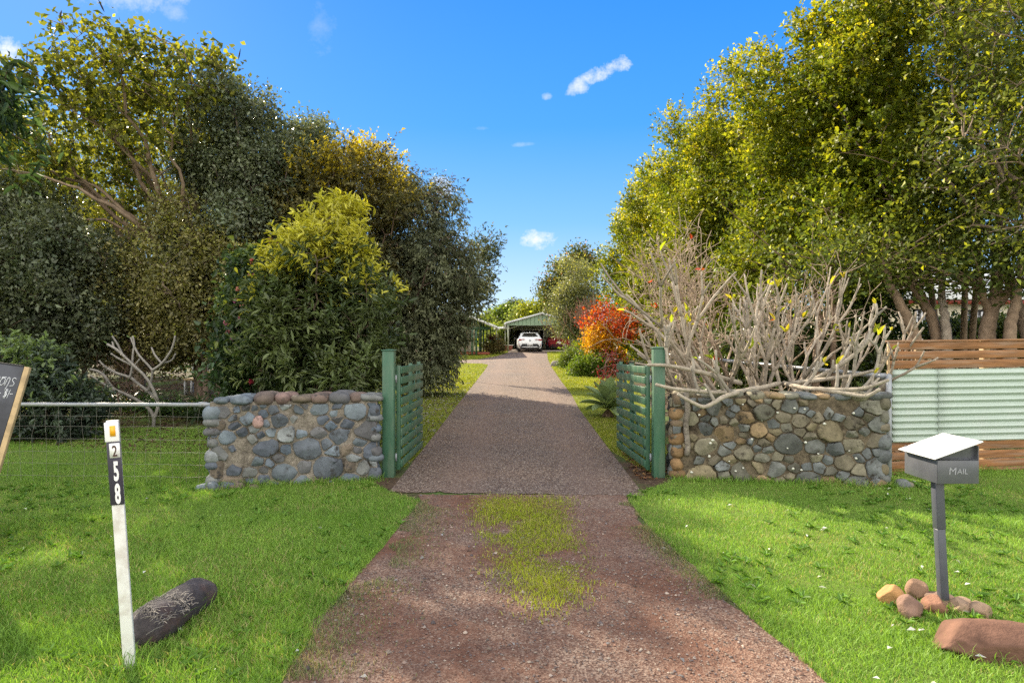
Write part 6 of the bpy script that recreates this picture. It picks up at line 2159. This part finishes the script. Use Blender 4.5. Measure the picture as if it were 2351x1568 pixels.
tag(blades('median_grass', P, rg, 0.034, 0.0042, ((0.21, 0.29, 0.02), (0.43, 0.46, 0.045)), (.45, .38, .16), .10, zoff=.008), kind='stuff')
# thin dry grass creeping over the gravel edges
T = []
for line in (GRAV_L[2:], GRAV_R[:-2]):
    for (x0, y0), (x1, y1) in zip(line, line[1:]):
        n = int(math.hypot(x1 - x0, y1 - y0) * 1700)
        t = rg.random(n)
        sgn = 1 if line is GRAV_R[:-2] else 1
        off = np.abs(rg.normal(size=n)) * (.20 if x0 < 0 else .10)
        T.append(np.stack([x0 + (x1 - x0) * t + (off if x0 < 0 else -off), y0 + (y1 - y0) * t], 1))
T = np.concatenate(T)
T = T[visible(T) & (snoise(np.stack([T[:, 0], T[:, 1], T[:, 0] * 0], 1), 61, 2.0) > -.35)]
tag(blades('creeping_grass', T, rg, 0.024, 0.0036, ((.12, .16, .06), (.22, .26, .11)), (.36, .30, .16), .22, zoff=.008), kind='stuff')
# verges farther away
P = np.concatenate([scatter(p, d, rg, a, b) for p in (verge_l, verge_r, verge_l2) for a, b, d in ((8.5, 14, 2600), (14, 24, 1300), (24, 54, 380))])
far = P[:, 1] > 20
tag(blades('verge_grass', P[~far], rg, 0.032, 0.007, ((0.14, 0.19, 0.018), (0.29, 0.31, 0.035)), (.40, .34, .16), .10), kind='stuff')
tag(blades('verge_grass', P[far], rg, 0.04, 0.02, ((0.19, 0.235, 0.02), (0.36, 0.37, 0.04)), (.42, .36, .16), .06), kind='stuff')
# patchy grass in the bed behind the wire fence
bed = [(-14, 12.6), (-3.6, 12.3), (-3.6, 17), (-14, 17)]
P = scatter(bed, 800, rg, 12, 17)
P = P[snoise(np.stack([P[:, 0], P[:, 1], P[:, 0] * 0], 1), 71, .8) > .0]
tag(blades('bed_grass', P, rg, 0.04, 0.008, ((.07, .12, .02), (.17, .2, .04)), DRY, .1), kind='stuff')

# loose gravel
P = scatter(grav_poly, 1500, rg, 2.9, 5.0)
P2 = scatter(grav_poly, 620, rg, 5.0, 7.7)
P = np.concatenate([P, P2])
P = P[snoise(np.stack([P[:, 0], P[:, 1], P[:, 0] * 0], 1), 81, .8) + rg.normal(size=len(P)) * .5 > 0.0]
n = len(P)
o = np.array([[1, 0, 0], [-1, 0, 0], [0, 1, 0], [0, -1, 0], [0, 0, 1.0]])
f = np.array([[0, 2, 4], [2, 1, 4], [1, 3, 4], [3, 0, 4]])
sz = rg.lognormal(-5.25, .42, n)
R2 = rg.uniform(0, 6.28, n)
v = o[None] * sz[:, None, None] * rg.uniform(.6, 1.3, (n, 5, 1))
vx = v[..., 0] * np.cos(R2)[:, None] - v[..., 1] * np.sin(R2)[:, None]
vy = v[..., 0] * np.sin(R2)[:, None] + v[..., 1] * np.cos(R2)[:, None]
v = np.stack([vx, vy, v[..., 2] * .8], -1) + np.stack([P[:, 0], P[:, 1], zgl(P[:, 1]) + .009], 1)[:, None]
pal = np.array([(.15, .115, .10), (.24, .20, .175), (.12, .10, .10), (.32, .26, .21), (.19, .11, .08), (.22, .16, .13)])
col = pal[rg.integers(len(pal), size=n)] * rg.uniform(.7, 1.3, (n, 1))
mb = MB().add(v.reshape(-1, 3), (np.arange(n)[:, None, None] * 5 + f[None]).reshape(-1, 3), np.repeat(col, 5, 0))
tag(mb.build('loose_gravel', M['rock']), kind='stuff')

# fallen leaves: pale litter left of the driveway, dark litter under the trees, white petals on the lawn
def litter(name, P, L, cols, r, z=.012):
    n = len(P)
    a = r.uniform(0, 6.283, n)
    A = np.stack([np.cos(a), np.sin(a), r.normal(size=n) * .25], 1)
    c = np.array(cols)[r.integers(len(cols), size=n)] * r.uniform(.7, 1.25, (n, 1))
    mb = MB()
    Ls = L * r.uniform(.5, 1.3, n)
    add_leaves(mb, np.stack([P[:, 0], P[:, 1], zgl(P[:, 1]) + z], 1), A, np.tile([0, 0, 1.0], (n, 1)) + r.normal(size=(n, 3)) * .3, Ls, Ls * .5, c)
    return tag(mb.build(name, M['petal']), kind='stuff')


P = scatter(verge_l, 130, rg, 9, 26)
P = P[(np.abs(P[:, 1] - 16) < 7)]
litter('leaf_litter', P, .06, [(.30, .28, .26), (.2, .16, .12), (.12, .07, .04), (.36, .35, .33)], rg, .025)
P = scatter([(-14, 12.8), (-1.8, 9), (-2.3, 12), (-3.3, 16), (-5, 22), (-14, 22)], 120, rg, 9, 22)
litter('leaf_litter', P, .07, [(.12, .07, .045), (.18, .12, .07), (.09, .05, .035)], rg)
P = scatter([(1.75, 8.5), (2.6, 10.6), (6, 10.8), (6, 9.2), (4.6, 8.4)], 160, rg, 8, 12)
litter('leaf_litter', P, .07, [(.25, .13, .05), (.35, .22, .07), (.16, .08, .04)], rg)
P = scatter([(1.55, 8.2), (1.75, 8.2), (1.8, 10.2), (1.62, 10.2)], 700, rg, 8, 11)
litter('leaf_litter', P, .05, [(.22, .10, .045), (.3, .17, .07), (.13, .06, .04)], rg)
P = np.concatenate([scatter(lawn_r, 3.2, rg, 3, 8), scatter(lawn_l, .9, rg, 3, 8)])
litter('fallen_petals', P, .045, [(.75, .76, .72), (.7, .72, .65), (.55, .6, .4)], rg, .04)
P = scatter(grav_poly, 5, rg, 3, 8)
litter('leaf_litter', P, .04, [(.35, .27, .2), (.2, .12, .08), (.3, .3, .3)], rg, .015)
